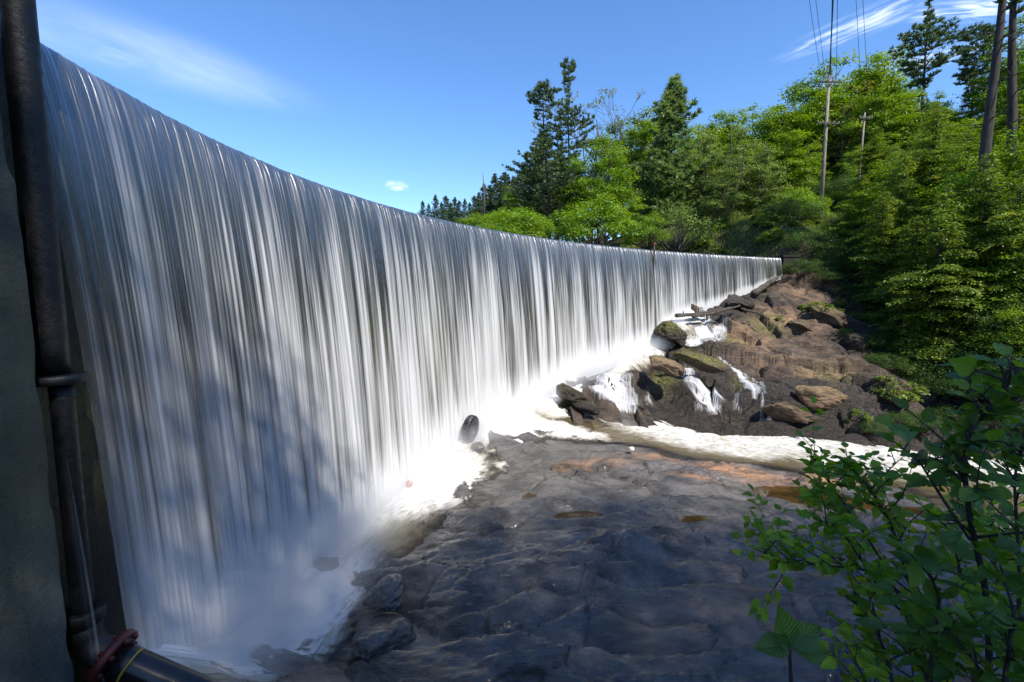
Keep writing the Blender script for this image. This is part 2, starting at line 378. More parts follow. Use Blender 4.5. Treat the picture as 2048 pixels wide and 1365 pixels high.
# ravine beside the outcrop, right bank, grassy bank, hill
for a in [(1760, 660, 33.0), (1800, 740, 29.0), (1860, 800, 26.5), (1880, 860, 24.5), (1950, 880, 23.0), (2040, 900, 22.0), (1700, 560, 38.0), (1620, 530, 39.5), (1800, 600, 35.5), (1900, 660, 30.5), (1950, 760, 26.5), (2040, 700, 26.0), (2040, 820, 23.2),
          (1900, 560, 34.0), (2040, 560, 29.0), (1560, 505, 42.0), (1600, 450, 48.0), (1640, 432, 51.0), (1500, 490, 45.0), (1720, 420, 52.0), (1400, 492, 48.0), (1250, 492, 52.0)]: gy(*a)
G += [(40, 18, 3), (45, 30, 8), (60, 40, 14), (50, 60, 15), (80, 80, 24), (60, 100, 20), (30, 100, 10), (0, 110, 6), (-20, 160, 6), (120, 120, 34), (120, 30, 26), (160, 200, 40), (0, 260, 12), (60, 260, 26), (-80, 300, 10),
      (-15, 60, 0.0), (-40, 60, 0.0), (-60, 120, 0.0), (-100, 200, 0.0), (-140, 60, 0.0), (-25, 90, 0.0), (-60, 10, 0.0), (5, 60, 4.3), (-6, 80, 4.0), (-30, 130, 4.0),
      (0, 0.4, -1.75), (0, -6, -1.5), (4, 1, -2.4), (2.5, 3.2, -4.2), (5.5, 3.6, -4.9), (0, 3.2, -4.2), (-3, 3.2, -4.7), (-4.8, 3, -5.3), (-4.6, 5.2, -6.2), (9, 3, -4.6), (12, 8, -6.2), (15, 4, -3.6), (17, 10, -6.6), (20, 14, -7.6), (22, 7, -3.0), (28, 12, -2.5),
      (12, -4, 0.0), (25, 0, 2.5), (8, -14, 1), (40, 0, 6), (-20, -10, 1), (0, -40, 3), (60, -30, 14), (-60, -40, 5), (120, -40, 24), (-140, -40, 8)]
_ground = TPS(G, 0.0006)
def base_h(x, y): return _ground(x, y)

# iron-stained (on the outcrop also painted as sunlit), wet and mossy areas, given where they lie on the ground
def spots(x, y, L):
    s = np.zeros_like(x)
    for (cx, cy, rx, ry, rot, a) in L:
        c, sn = math.cos(rot), math.sin(rot); dx, dy = x - cx, y - cy
        q = np.hypot((dx * c + dy * sn) / rx, (-dx * sn + dy * c) / ry); s = np.maximum(s, a * sstep(1.0, 0.25, q))
    return s

def cells(x, y, sx, sy, rot, seed):
    """Cells of fractured rock: three random numbers and the offset from the centre for the cell a point is in, and the distance to its edge."""
    c, sn = math.cos(rot), math.sin(rot); u = (x * c + y * sn) / sx; v = (-x * sn + y * c) / sy; iu, iv = np.floor(u), np.floor(v); z0 = np.zeros_like(iu)
    d1 = np.full(u.shape, 9.0); d2 = np.full(u.shape, 9.0); o = [np.zeros(u.shape) for _ in range(5)]
    for a in (-1, 0, 1):
        for b in (-1, 0, 1):
            h = _hash(iu + a, iv + b, z0, seed); h2 = _hash(iu + a, iv + b, z0 + 1, seed)
            du = u - (iu + a + 0.5 + ((h & 1023) / 1023.0 - 0.5) * 0.85); dv = v - (iv + b + 0.5 + (((h >> 10) & 1023) / 1023.0 - 0.5) * 0.85)
            d = np.hypot(du, dv); m = d < d1; d2 = np.where(m, d1, np.minimum(d2, d)); d1 = np.where(m, d, d1)
            for k, w in enumerate(((h2 & 1023) / 1023.0, ((h2 >> 10) & 1023) / 1023.0, ((h2 >> 20) & 1023) / 1023.0, du * sx, dv * sy)): o[k] = np.where(m, w, o[k])
    return (*o, d2 - d1)
def slab_h(x, y):
    z = base_h(x, y); zb = z
    nn = line_coords(x, y)[1]; wd = np.interp(x, [1.5, 5, 8], [1.2, 2.0, 3.2]); calm = 0.30 + 0.70 * np.where(x > 1.5, sstep(-wd, -wd - 1.4, nn), 1.0)
    z = z - 0.22 * np.where(x > 4, 1 - sstep(-wd + 0.3, -wd - 0.7, nn), 0)
    zb = z
    wx = x + 1.2 * noise2(x * 0.28, y * 0.28, 3); wy = y + 1.1 * noise2(x * 0.28 + 9, y * 0.28, 4) + 0.25 * noise2(x * 0.9, y * 0.9, 7)
    z = z + 0.17 * fbm2(wx * 0.36, wy * 0.5, 2, 11)
    r1, r2, r3, dx, dy, ed = cells(wx * 0.7 + x * 0.3, wy * 0.7 + y * 0.3, 3.4, 1.25, -0.12, 72)                 # plates with low edges towards the camera
    z = z + (r1 - 0.5) * 0.17 + dy * (0.03 + 0.13 * r2) + dx * (r3 - 0.5) * 0.07 + 0.05 * sstep(0, 0.35, ed) - 0.07 * sstep(0.035, 0.0, ed)
    q = (y * 0.95 - x * 0.20) * 1.05 + 0.8 * noise2(x * 0.33, y * 0.33, 21) + 0.12 * noise2(x * 1.6, y * 1.6, 24); f = q - np.floor(q); m = sstep(-0.05, 0.35, noise2(x * 0.36 + 3.1, y * 0.45, 33))
    z = z + 0.26 * m * (f ** 1.3 * sstep(1.0, 0.965, f) - 0.4)
    q2 = (y * 0.9 + x * 0.10) * 3.0 + 0.9 * noise2(x * 0.6, y * 0.6, 22) + 0.2 * noise2(x * 2.3, y * 2.3, 25); f2 = q2 - np.floor(q2)
    z = z + 0.09 * sstep(0.0, 0.35, noise2(x * 0.7, y * 0.7, 35)) * (f2 ** 1.3 * sstep(1.0, 0.93, f2) - 0.4)
    z = z + 0.016 * noise2(x * 2.2 + wx, y * 7.0, 51) + 0.012 * noise2(x * 6, y * 13, 52) + 0.022 * noise2(wx * 1.7, wy * 2.6, 53)
    for (sd, sc) in ((61, 0.33), (62, 0.5)):
        c = np.abs(noise2(wx * sc + sd, wy * sc * 1.4, sd)); z = z - 0.05 * sstep(0.018, 0.0, c) * sstep(-0.1, 0.3, noise2(x * 0.5, y * 0.5, sd + 4))
    br = np.maximum(spots(x, y, [(3.2, 16.2, 4.0, 1.6, -0.1, 1.0), (-0.5, 9.6, 2.4, 3.2, 0.2, 0.8)]), 0.7 * sstep(0.05, 0.4, noise2(x * 0.3 + 5, y * 0.4, 77)))
    r1, r2, r3, dx, dy, ed = cells(wx, wy, 0.9, 0.42, -0.15, 71); z = z + br * ((r1 - 0.5) * 0.20 + dy * (r2 - 0.2) * 0.30 - 0.05 * sstep(0.10, 0.0, ed))
    z = zb + (z - zb) * calm
    for (cx, cy, rx, ry, rot, dp) in POOLS:
        k = spots(x, y, [(cx, cy, rx * 1.5, ry * 1.5, rot, 1.0)]); z = z * (1 - k) + k * (float(base_h(cx, cy)) - dp)
    return z
def outcrop_h(x, y):
    z = base_h(x, y)
    wx = x + 0.7 * noise2(x * 0.3, y * 0.3, 5) + 0.22 * noise2(x * 1.1, y * 1.1, 8) ; wy = y + 0.7 * noise2(x * 0.3 + 4, y * 0.3, 6) + 0.22 * noise2(x * 1.1 + 3, y * 1.1, 10)
    z = z + 0.30 * fbm2(wx * 0.35, wy * 0.40, 2, 61)
    r1, r2, r3, dx, dy, ed = cells(wx, wy, 4.2, 1.7, -0.30, 81)                                       # big sheets, each tilted its own way
    z = z + (r1 - 0.5) * 0.75 - dy * (0.12 + 0.40 * r2) + dx * (r3 - 0.6) * 0.15 + 0.18 * sstep(0, 0.5, ed) - 0.26 * sstep(0.05, 0.0, ed)
    r1, r2, r3, dx, dy, ed = cells(wx + 3.3, wy, 1.5, 0.62, -0.42, 82); m = sstep(-0.35, 0.25, noise2(x * 0.35 + 7, y * 0.35, 34))
    z = z + m * ((r1 - 0.5) * 0.36 - dy * (r2 - 0.1) * 0.55 + dx * (r3 - 0.5) * 0.16 + 0.10 * sstep(0, 0.4, ed) - 0.13 * sstep(0.08, 0.0, ed))
    r1, r2, r3, dx, dy, ed = cells(wx, wy + 1.7, 0.55, 0.26, -0.25, 83); m = sstep(-0.1, 0.35, noise2(x * 0.6, y * 0.6, 36))
    z = z + m * ((r1 - 0.5) * 0.12 - dy * r2 * 0.4 - 0.05 * sstep(0.14, 0.0, ed))
    z = z + 0.05 * ridged2(wx * 1.2, wy * 2.0, 3, 42) + 0.02 * noise2(wx * 3, wy * 9, 52)
    z = z - 1.3 * sstep(1.0, -0.6, line_coords(x, y)[1]) * sstep(5.0, 6.5, x)
    return z
RIVER_LINE = np.array([(-6, 6.5), (-3.6, 13.5), (0, 18.8), (3.0, 21.8), (5.9, 23.2), (9.4, 22.4), (12.8, 21.5), (15.6, 20.4), (18, 19.3), (24, 16.8), (45, 8)])   # middle of the channel
def line_coords(x, y, L=RIVER_LINE):
    """Distance along and across the polyline L."""
    best = np.full(x.shape, 1e9); S = np.zeros(x.shape); Nn = np.zeros(x.shape); acc = 0
    for (a, b) in zip(L[:-1], L[1:]):
        d = b - a; l = np.hypot(*d); d = d / l
        tt = np.clip((x - a[0]) * d[0] + (y - a[1]) * d[1], 0, l); px, py = a[0] + d[0] * tt, a[1] + d[1] * tt
        ds = np.hypot(x - px, y - py); m = ds < best
        side = np.sign(d[0] * (y - a[1]) - d[1] * (x - a[0]))
        best = np.where(m, ds, best); S = np.where(m, acc + tt, S); Nn = np.where(m, ds * side, Nn); acc += l
    return S, Nn
def dam_off(x, y):
    """How far inside the crest line (downstream) a point lies."""
    t = np.arctan2(y - CREST_C[1], x - CREST_C[0]); t = np.where(t < 0, t + 2 * np.pi, t); tc = np.clip(t, 1.70, 3.2)
    return np.polyval(CREST_POLY, tc) - np.hypot(x - CREST_C[0], y - CREST_C[1]), tc

def patch(name, fn, x0, x1, y0, y1, step, keep, mat, attrs):
    xs = np.arange(x0, x1, step); ys = np.arange(y0, y1, step); X, Y = np.meshgrid(xs, ys, indexing='ij')
    Z = fn(X, Y); F = grid_faces(len(xs), len(ys)); k = keep(X, Y).ravel()
    F = F[k[F].all(1)]; used = np.unique(F); re = np.full(X.size, -1); re[used] = np.arange(len(used))
    V = np.stack([X.ravel(), Y.ravel(), Z.ravel()], 1)[used]
    at = {a: f(X, Y, Z).ravel()[used] for a, f in attrs.items()}
    return tag(mesh(name, V, re[F], mat, point=at), kind='structure')

SLAB_STAIN = [(8.2, 17.3, 5.2, 1.15, -0.2, 1.0), (11.2, 16.6, 2.6, 0.8, -0.25, 1.0), (3.4, 17.2, 2.2, 0.9, 0, 0.6), (5.5, 7.9, 4.5, 1.5, 0.1, 0.30), (6.8, 16.0, 1.6, 0.4, -0.1, 0.9)]
POOLS = [(10.3, 15.75, 2.1, 0.62, -0.12, 0.16), (1.95, 13.0, 1.0, 0.42, 0.05, 0.12), (0.62, 14.3, 0.26, 0.45, 0.0, 0.10), (5.3, 12.9, 0.42, 0.28, 0.2, 0.10), (12.6, 14.6, 1.6, 0.5, -0.2, 0.14)]   # hollows in the slab that hold water
OUT_MOSS = [(11.2, 31.0, 1.6, 1.0, 0.2, 1.0), (12.4, 29.6, 2.2, 1.3, -0.5, 1.0), (9.6, 28.2, 1.4, 1.2, 0, 0.8), (14.6, 31.2, 2.0, 1.2, 0, 0.8), (18.5, 32.5, 2.4, 1.5, 0, 0.7), (14.0, 27.0, 1.2, 1.2, 0, 0.8), (19.2, 27.0, 2.5, 2.0, 0, 0.5)]
OUT_WET = [(11.0, 27.8, 7.5, 4.2, 0.0, 1.0), (15.5, 24.8, 9.0, 2.2, -0.2, 1.0), (9.5, 28.5, 5.0, 3.6, 0.2, 1.0), (13.0, 30.0, 3.4, 4.2, 0.3, 0.75), (15.0, 26.2, 7.5, 1.6, -0.18, 0.9), (16.5, 34.0, 6.5, 1.5, 0.55, 0.9), (19.0, 29.8, 3.0, 1.2, -0.2, 0.5), (23.5, 30, 4.0, 4.0, 0, 0.6)]
OUT_STAIN_SUN = [(16.5, 31.2, 3.2, 1.6, -0.3, 1.0), (20.0, 32.6, 3.4, 1.5, -0.4, 1.0), (18.6, 27.2, 3.0, 1.6, -0.2, 0.9), (17, 29, 6, 4, 0, 0.35), (22.5, 36, 3, 2, 0, 0.4)]  # brown patches; the warmth of sunlit rock faces is painted in as well
def river_side(X, Y): return line_coords(X, Y)[1]
def slab_keep(X, Y): return (dam_off(X, Y)[0] > -0.1) & (river_side(X, Y) < 1.2)
def out_keep(X, Y): return (dam_off(X, Y)[0] > -0.3) & (river_side(X, Y) > -0.7)
patch('rock_slab', slab_h, -6.4, 24, 4.2, 28.5, 0.05, slab_keep, M['slab'],
      {'stain': lambda X, Y, Z: spots(X, Y, SLAB_STAIN), 'wet': lambda X, Y, Z: np.clip(0.75 + 0.3 * noise2(X * 0.5, Y * 0.5, 8) - 0.55 * spots(X, Y, SLAB_STAIN), 0, 1), 'moss': lambda X, Y, Z: 0 * X})
patch('rock_outcrop', outcrop_h, 3, 34, 21.5, 40, 0.06, out_keep, M['rock'],
      {'stain': lambda X, Y, Z: spots(X, Y, OUT_STAIN_SUN), 'wet': lambda X, Y, Z: np.clip(spots(X, Y, OUT_WET) + sstep(-6.2, -7.0, Z) * 0.9, 0, 1), 'moss': lambda X, Y, Z: spots(X, Y, OUT_MOSS)})

def ground_h(x, y):
    z = base_h(x, y) + 0.25 * fbm2(x * 0.12, y * 0.12, 3, 71) * sstep(0, 40, np.hypot(x, y))
    inside = ((x > -6.2) & (x < 23.5) & (y > 4.6) & (y < 28) & slab_keep(x, y)) | ((x > 3.4) & (x < 33.5) & (y > 22) & (y < 39.5) & out_keep(x, y))
    return np.where(inside, z - 1.2, z)
def ground_sheet():
    ax = np.r_[-900, -500, -300, -200, np.arange(-150, -30, 6), np.arange(-30, -10, 1.5), np.arange(-10, 45, 0.5), np.arange(45, 80, 1.5), np.arange(80, 190, 6), 250, 400, 700, 1200]
    ay = np.r_[-500, -200, -100, np.arange(-60, -10, 4), np.arange(-10, 60, 0.5), np.arange(60, 100, 2), np.arange(100, 320, 8), 450, 700, 1200, 2000]
    X, Y = np.meshgrid(ax, ay, indexing='ij')
    cl = lambda a, lo, hi: np.clip(a, lo, hi)
    Z = ground_h(cl(X, -150, 180), cl(Y, -60, 310))
    t = NT('bank_soil'); p = t.pos(); n = t.noise(p, 0.8, 8, 0.65); n2 = t.noise(p, 6, 6, 0.7)
    c = t.mix(t.mapr(n, 0.35, 0.65), (0.028, 0.022, 0.014), (0.055, 0.06, 0.02)); c = t.mix(t.mapr(n2, 0.5, 0.7), c, (0.09, 0.065, 0.04))
    m = t.done(t.bsdf(c, 0.95, t.bump(n2, 0.8, 0.15)))
    return tag(mesh('ground', np.stack([X.ravel(), Y.ravel(), Z.ravel()], 1), grid_faces(len(ax), len(ay)), m), kind='structure')
ground_sheet()

def on_ground(px, py, fn, y0=4.0, y1=60.0):
    """The first point of the pixel's ray that meets the height function."""
    r = ray(px, py); Y = np.linspace(y0, y1, 2400); P = r[None, :] * (Y / r[1])[:, None]
    below = P[:, 2] < fn(P[:, 0], P[:, 1]); i = int(np.argmax(below)) if below.any() else len(Y) - 1
    return P[i]

# ------------------------------------------------------------------ dam, falling water
def arc_len():
    t = np.linspace(TH0, TH1, 4000); x, y = crest(t); s = np.r_[0, np.cumsum(np.hypot(np.diff(x), np.diff(y)))]; return t, s
ARC_T, ARC_S = arc_len()
def build_dam():
    root = empty('dam', (*crest(2.5, -1.0), 0), 'tall curved concrete dam, dark and mossy behind the curtain of falling water', 'dam')
    loc = np.array(root.location)
    t = np.linspace(3.12, 1.735, 260)
    prof = [(-2.2, -8.5), (-2.2, 2.75), (-0.9, 2.92), (-0.35, 2.96), (-0.12, 2.90), (0.0, 2.72), (0.05, 2.35), (0.10, 1.6)] + [(0.10 + 0.055 * k, 1.6 - 1.0 * k) for k in range(1, 11)] + [(0.7, -9.0)]
    V = []
    for o, z in prof:
        x, y = crest(t, o); V.append(np.stack([x, y, np.full_like(x, z)], 1))
    V = np.concatenate(V) ; n = len(t)
    F = grid_faces(len(prof), n)[:, ::-1]
    ends = [np.array([[k * n for k in range(len(prof))]]), np.array([[k * n + n - 1 for k in range(len(prof))][::-1]])]
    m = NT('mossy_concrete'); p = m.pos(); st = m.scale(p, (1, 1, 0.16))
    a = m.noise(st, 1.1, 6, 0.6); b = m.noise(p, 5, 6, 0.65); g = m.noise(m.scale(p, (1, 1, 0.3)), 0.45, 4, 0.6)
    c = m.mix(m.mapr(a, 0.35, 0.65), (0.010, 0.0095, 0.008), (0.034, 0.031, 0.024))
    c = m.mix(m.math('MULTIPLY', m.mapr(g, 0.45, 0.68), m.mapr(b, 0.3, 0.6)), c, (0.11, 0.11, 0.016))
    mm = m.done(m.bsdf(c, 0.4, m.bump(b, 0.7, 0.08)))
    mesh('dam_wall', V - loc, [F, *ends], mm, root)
    return root
build_dam()

def curtain():
    t0 = ARC_T; S = ARC_S[-1]
    # columns: finer near the camera end
    s = np.concatenate([np.arange(0, 14, 0.012), np.arange(14, 28, 0.02), np.arange(28, S, 0.03)]); th = np.interp(s, ARC_S, ARC_T)
    fz = foot_z(th) - 0.35; D = LAKE_Z - fz
    flat = [(-1.6, 0.0), (-1.0, 0.005), (-0.6, 0.015)]
    w = np.r_[np.linspace(0, 1, 46) ** 1.9]
    n = len(s); nv = len(flat) + len(w)
    off = np.zeros((nv, n)); drop = np.zeros((nv, n))
    for k, (o, d) in enumerate(flat): off[k] = o - 0.1; drop[k] = d
    d = w[:, None] * D[None, :]; drop[3:] = d + 0.03; 
    off[3:] = np.where(d < 0.35, 0, 0) + nappe(d) * (1 + 0.10 * noise2(s * 0.35, np.zeros_like(s), 91)[None, :]) - 0.02
    drop[3] = 0.03
    # strands: thickness of the sheet varies along the crest, strands drift a little as they fall
    dd = drop; ss = s[None, :] + 0.03 * noise2(s[None, :] * 0.8, dd * 0.25, 92)
    st = (0.5 * noise2(ss * 1.7, dd * 0.05, 93) + 0.8 * noise2(ss * 5.5, dd * 0.06, 94) + 0.6 * noise2(ss * 13, dd * 0.07, 95) * (1 - 0.6 * sstep(2, 7, dd)) + 0.4 * noise2(ss * 27, dd * 0.09, 96) * (1 - 0.9 * sstep(1, 5, dd)) + 0.9 * noise2(ss * 0.7, dd * 0.1, 98))
    amp = 0.007 + 0.026 * sstep(0.0, 0.6, dd) + 0.040 * sstep(1.0, 8, dd)
    off = off + st * amp
    drop = drop - st * 0.010 * sstep(1.5, 0, dd) * sstep(-0.02, 0.04, dd)
    V = np.empty((nv, n, 3))
    for k in range(nv):
        x, y = crest(th, off[k]); V[k, :, 0] = x; V[k, :, 1] = y; V[k, :, 2] = LAKE_Z - drop[k]
    uv = np.stack([np.broadcast_to(s, (nv, n)), dd], -1).reshape(-1, 2)
    thin = sstep(-0.7, 0.9, s + 0.5 * noise2(s * 3, s * 0, 97)) * (1 - 0.85 * np.exp(-((s - np.interp(-2.163, -ARC_T, ARC_S)) / 0.14) ** 2))
    frac = np.broadcast_to(w[None].T, (len(w), n)); frac = np.concatenate([np.zeros((3, n)), frac])
    F = grid_faces(nv, n)
    o = mesh('waterfall', V.reshape(-1, 3), F, M['curtain'], uv=uv, point={'thick': np.broadcast_to(thin, (nv, n)).ravel(), 'fall': frac.ravel()})
    return tag(o, kind='structure')
def curtain_material():
    t = NT('falling_water'); uv = t.uv(); u = t.sep(uv)
    d = u[1]
    warp = t.noise(t.scale(uv, (0.5, 0.3, 1)), 1.0, 2, 0.5)
    n1 = t.noise(t.scale(uv, (1.1, 0.07, 1)), 1.0, 3, 0.6, 0.15)
    n2 = t.noise(t.scale(uv, (6.5, 0.09, 1)), 1.0, 4, 0.68, 0.10)
    n3 = t.noise(t.scale(uv, (24, 0.16, 1)), 1.0, 4, 0.7, 0.05)
    s = t.math('ADD', t.math('MULTIPLY', n1, 0.42), t.math('ADD', t.math('MULTIPLY', n2, 0.48), t.math('MULTIPLY_ADD', t.math('SUBTRACT', n3, 0.5), t.mapr(d, 1.0, 7.0, 0.36, 0.07), 0.07)))   # about 0.52
    # the deeper it has fallen the whiter and more even
    fall = t.attr('fall'); thick = t.attr('thick')
    lo = t.mapr(d, 0.3, 6.5, 0.515, 0.34, smooth=False); lo = t.math('SUBTRACT', lo, t.mapr(fall, 0.72, 1.0, 0.0, 0.16))
    hi = t.mapr(d, 0.3, 7.0, 0.68, 0.60, smooth=False); hi = t.math('SUBTRACT', hi, t.mapr(fall, 0.7, 1.0, 0.0, 0.22))
    a = t.mapr(s, lo, hi)
    a = t.math('MULTIPLY', a, t.mapr(d, 0.0, 2.2, 0.35, 1.0))
    a = t.math('MULTIPLY', a, thick, clamp=True)
    a = t.math('MULTIPLY', a, 0.97)
    white = t.mixsh(0.35, t.n('ShaderNodeBsdfDiffuse', i_Color=(0.86, 0.87, 0.88)).outputs[0], t.n('ShaderNodeBsdfTranslucent', i_Color=(0.86, 0.87, 0.88)).outputs[0])
    bmp = t.bump(t.math('ADD', n2, t.math('MULTIPLY', n3, 0.7)), 0.6, 0.05)
    gl = t.n('ShaderNodeBsdfGlossy', i_Color=(0.95, 0.97, 1.0), i_Roughness=0.30, i_Normal=bmp).outputs[0]
    clear = t.mixsh(t.math('MULTIPLY', t.mapr(d, 0.0, 1.0, 0.5, 0.10), thick), t.n('ShaderNodeBsdfTransparent', i_Color=t.mix(thick, (1, 1, 1), (0.80, 0.84, 0.78))).outputs[0], t.n('ShaderNodeBsdfDiffuse', i_Color=(0.05, 0.05, 0.034)).outputs[0])
    body = t.mixsh(a, clear, white)
    fr = t.n('ShaderNodeFresnel', i_IOR=1.33, i_Normal=bmp).outputs[0]
    k = t.math('MULTIPLY', t.math('MULTIPLY_ADD', fr, 1.4, 0.16, clamp=True), t.mapr(d, 0.4, 5.5, 1.0, 0.12))
    k = t.math('MULTIPLY', k, thick, clamp=True)
    return t.done(t.mixsh(k, body, gl))
M['curtain'] = curtain_material()
curtain()

def lake():
    t = np.linspace(3.14, 1.70, 80); x, y = crest(t, -1.55)
    outer = [(-300, -20 + 0 * i) for i in range(0)]
    th = np.linspace(0, 1, 80); ox = np.interp(th, [0, 0.25, 0.5, 0.75, 1], [-400, -400, -200, 40, 60]); oy = np.interp(th, [0, 0.25, 0.5, 0.75, 1], [-10, 300, 500, 300, 46])
    V = np.concatenate([np.stack([x, y, np.full(80, LAKE_Z)], 1), np.stack([ox, oy, np.full(80, LAKE_Z)], 1)])
    m = NT('lake_water'); n = m.noise(m.pos(), 3, 3, 0.5)
    mm = m.done(m.bsdf((0.02, 0.03, 0.025), 0.08, m.bump(n, 0.2, 0.03)))
    i = np.arange(79); tag(mesh('lake', V, np.c_[i, i + 1, i + 81, i + 80], mm), kind='structure')
lake()

# ------------------------------------------------------------------ pool at the foot, river
Wp = []
for t, z in FOOT[1:-1]:
    x, y = crest(t, 0.75); Wp.append((x, y, z + 0.15)); x, y = crest(t, -0.8); Wp.append((x, y, z + 0.25))
def wp(x, y, z): a = at_z(x, y, z); Wp.append((a[0], a[1], z))
for a in [(560, 1330, -6.55), (640, 1340, -6.72), (690, 1280, -6.80), (700, 1160, -6.78), (735, 1120, -6.80), (770, 1085, -6.72), (860, 1030, -6.74), (930, 985, -6.74), (985, 935, -6.66), (940, 920, -6.40), (1000, 885, -6.36),
          (1080, 860, -6.28), (1130, 820, -5.95), (1150, 845, -6.2), (1150, 880, -6.5), (1200, 892, -6.62), (1250, 852, -6.68), (1190, 790, -5.75), (1235, 810, -6.4), (1300, 838, -6.9), (1350, 870, -6.95), (1450, 880, -7.05), (1600, 880, -7.15), (1600, 930, -7.16), (1750, 900, -7.22), (1750, 980, -7.25), (2040, 960, -7.4), (2040, 1050, -7.45), (1500, 920, -7.1), (1640, 960, -7.18)]: wp(*a)
Wp += [(45, 15, -7.7), (30, 26, -7.5), (12, 10, -8.0), (5, 10, -8.2), (0, 9, -7.6), (20, 12, -8.0), (12, 28, -8.0), (18, 30, -8.2), (15, 27.0, -8.0), (22, 28, -8.2), (26, 34, -8), (17, 32.0, -6.5), (12.5, 27.6, -7.8), (10, 26.5, -7.4)]
_wl = TPS(Wp, 0.0004)
FOAM = [(-4.4, 8.5, 1.6, 5.5, -0.1, 1.0), (-2.6, 15.5, 2.2, 4.5, -0.45, 1.0), (-0.2, 20.3, 2.3, 3.6, -0.7, 1.0), (3.0, 24.0, 2.0, 4.5, -0.8, 1.0), (5.2, 24.6, 4.0, 3.0, 0.3, 1.0), (8.6, 23.0, 7.0, 4.6, -0.2, 0.77), (13.2, 21.9, 7.5, 4.8, -0.3, 0.74), (17.2, 20.4, 7.5, 5.0, -0.4, 0.72), (22, 18, 9, 5.0, -0.4, 0.70), (9.4, 23.6, 5, 1.6, -0.2, 0.82), (14, 22.4, 5, 1.5, -0.3, 0.76), (2.4, 20.9, 3.6, 1.3, -0.2, 0.85), (10, 20.6, 6, 2.4, -0.25, 0.70), (15, 18.8, 6, 2.4, -0.38, 0.68), (0.3, 17.6, 2.0, 0.9, 0.3, 0.75)]
def build_river():
    st = 0.06
    xs = np.arange(-6.0, 40, st); ys = np.arange(5.2, 34, st); X, Y = np.meshgrid(xs, ys, indexing='ij')
    off, th = dam_off(X, Y)
    keep = (off > -0.05) & ((river_side(X, Y) < 2.4) | (off < 2.0))
    S, Nn = line_coords(X, Y)
    W = _wl(X, Y); F_ = spots(X, Y, FOAM)
    F_ = np.maximum(F_, sstep(2.6, 0.6, off) * sstep(26, 34, np.hypot(X - 28, Y + 3)))
    rough = 0.3 + 0.7 * F_
    W = W + rough * (0.12 * noise2(S * 0.9, Nn * 1.8, 101) + 0.055 * ridged2(S * 1.3 + 0.5 * noise2(X, Y, 7), Nn * 3.0, 3, 102)) + 0.12 * F_ * noise2(X * 0.7, Y * 0.7, 103)
    T = np.where(Nn > 1.0, base_h(X, Y), slab_h(X, Y))
    depth = W - T
    k = (keep & (depth > -0.12)).ravel(); F = grid_faces(len(xs), len(ys)); F = F[k[F].all(1)]
    used = np.unique(F); re = np.full(X.size, -1); re[used] = np.arange(len(used))
    V = np.stack([X.ravel(), Y.ravel(), W.ravel()], 1)[used]
    o = mesh('river', V, re[F], M['river'], uv=np.stack([S.ravel(), Nn.ravel()], 1)[used], point={'foam': F_.ravel()[used], 'depth': np.clip(depth, 0, 1).ravel()[used]})
    tag(o, kind='structure')
def river_material():
    t = NT('river_water'); uv = t.uv(); foam = t.attr('foam'); dep = t.attr('depth')
    n1 = t.noise(t.scale(uv, (0.8, 3.0, 1)), 1.0, 7, 0.66, 1.0); n2 = t.noise(t.scale(uv, (2.6, 11.0, 1)), 1.0, 6, 0.7, 0.6)
    n = t.math('ADD', t.math('MULTIPLY', n1, 0.6), t.math('MULTIPLY', n2, 0.4))
    lo = t.mapr(foam, 0.0, 1.0, 0.70, 0.06, smooth=False); hi = t.math('ADD', lo, 0.28)
    f = t.mapr(n, lo, hi)
    f = t.math('MULTIPLY', f, t.mapr(dep, 0.0, 0.10))
    fc = t.mix(t.math('MULTIPLY', t.mapr(n2, 0.46, 0.60), t.mapr(foam, 0.75, 1.0, 1.0, 0.15)), (0.82, 0.82, 0.81), (0.40, 0.36, 0.26)); fc = t.mix(t.mapr(foam, 0.45, 0.8), (0.50, 0.47, 0.40), fc)
    white = t.mixsh(0.2, t.n('ShaderNodeBsdfDiffuse', i_Color=fc).outputs[0], t.n('ShaderNodeBsdfTranslucent', i_Color=fc).outputs[0])
    b = t.bump(n, 0.35, 0.08)
    c = t.mix(t.mapr(dep, 0.05, 0.5), (0.13, 0.095, 0.05), (0.105, 0.085, 0.04))
    water = t.bsdf(c, 0.16, b, Specular_IOR_Level=0.5)
    clear = t.n('ShaderNodeBsdfTransparent', i_Color=(0.8, 0.77, 0.72)).outputs[0]
    gl = t.n('ShaderNodeBsdfGlossy', i_Roughness=0.12, i_Normal=b).outputs[0]
    fr = t.n('ShaderNodeFresnel', i_IOR=1.33, i_Normal=b).outputs[0]
    film = t.mixsh(fr, clear, gl)
    body = t.mixsh(t.mapr(dep, 0.04, 0.45), film, water)
    return t.done(t.mixsh(f, body, white))
M['river'] = river_material()
build_river()

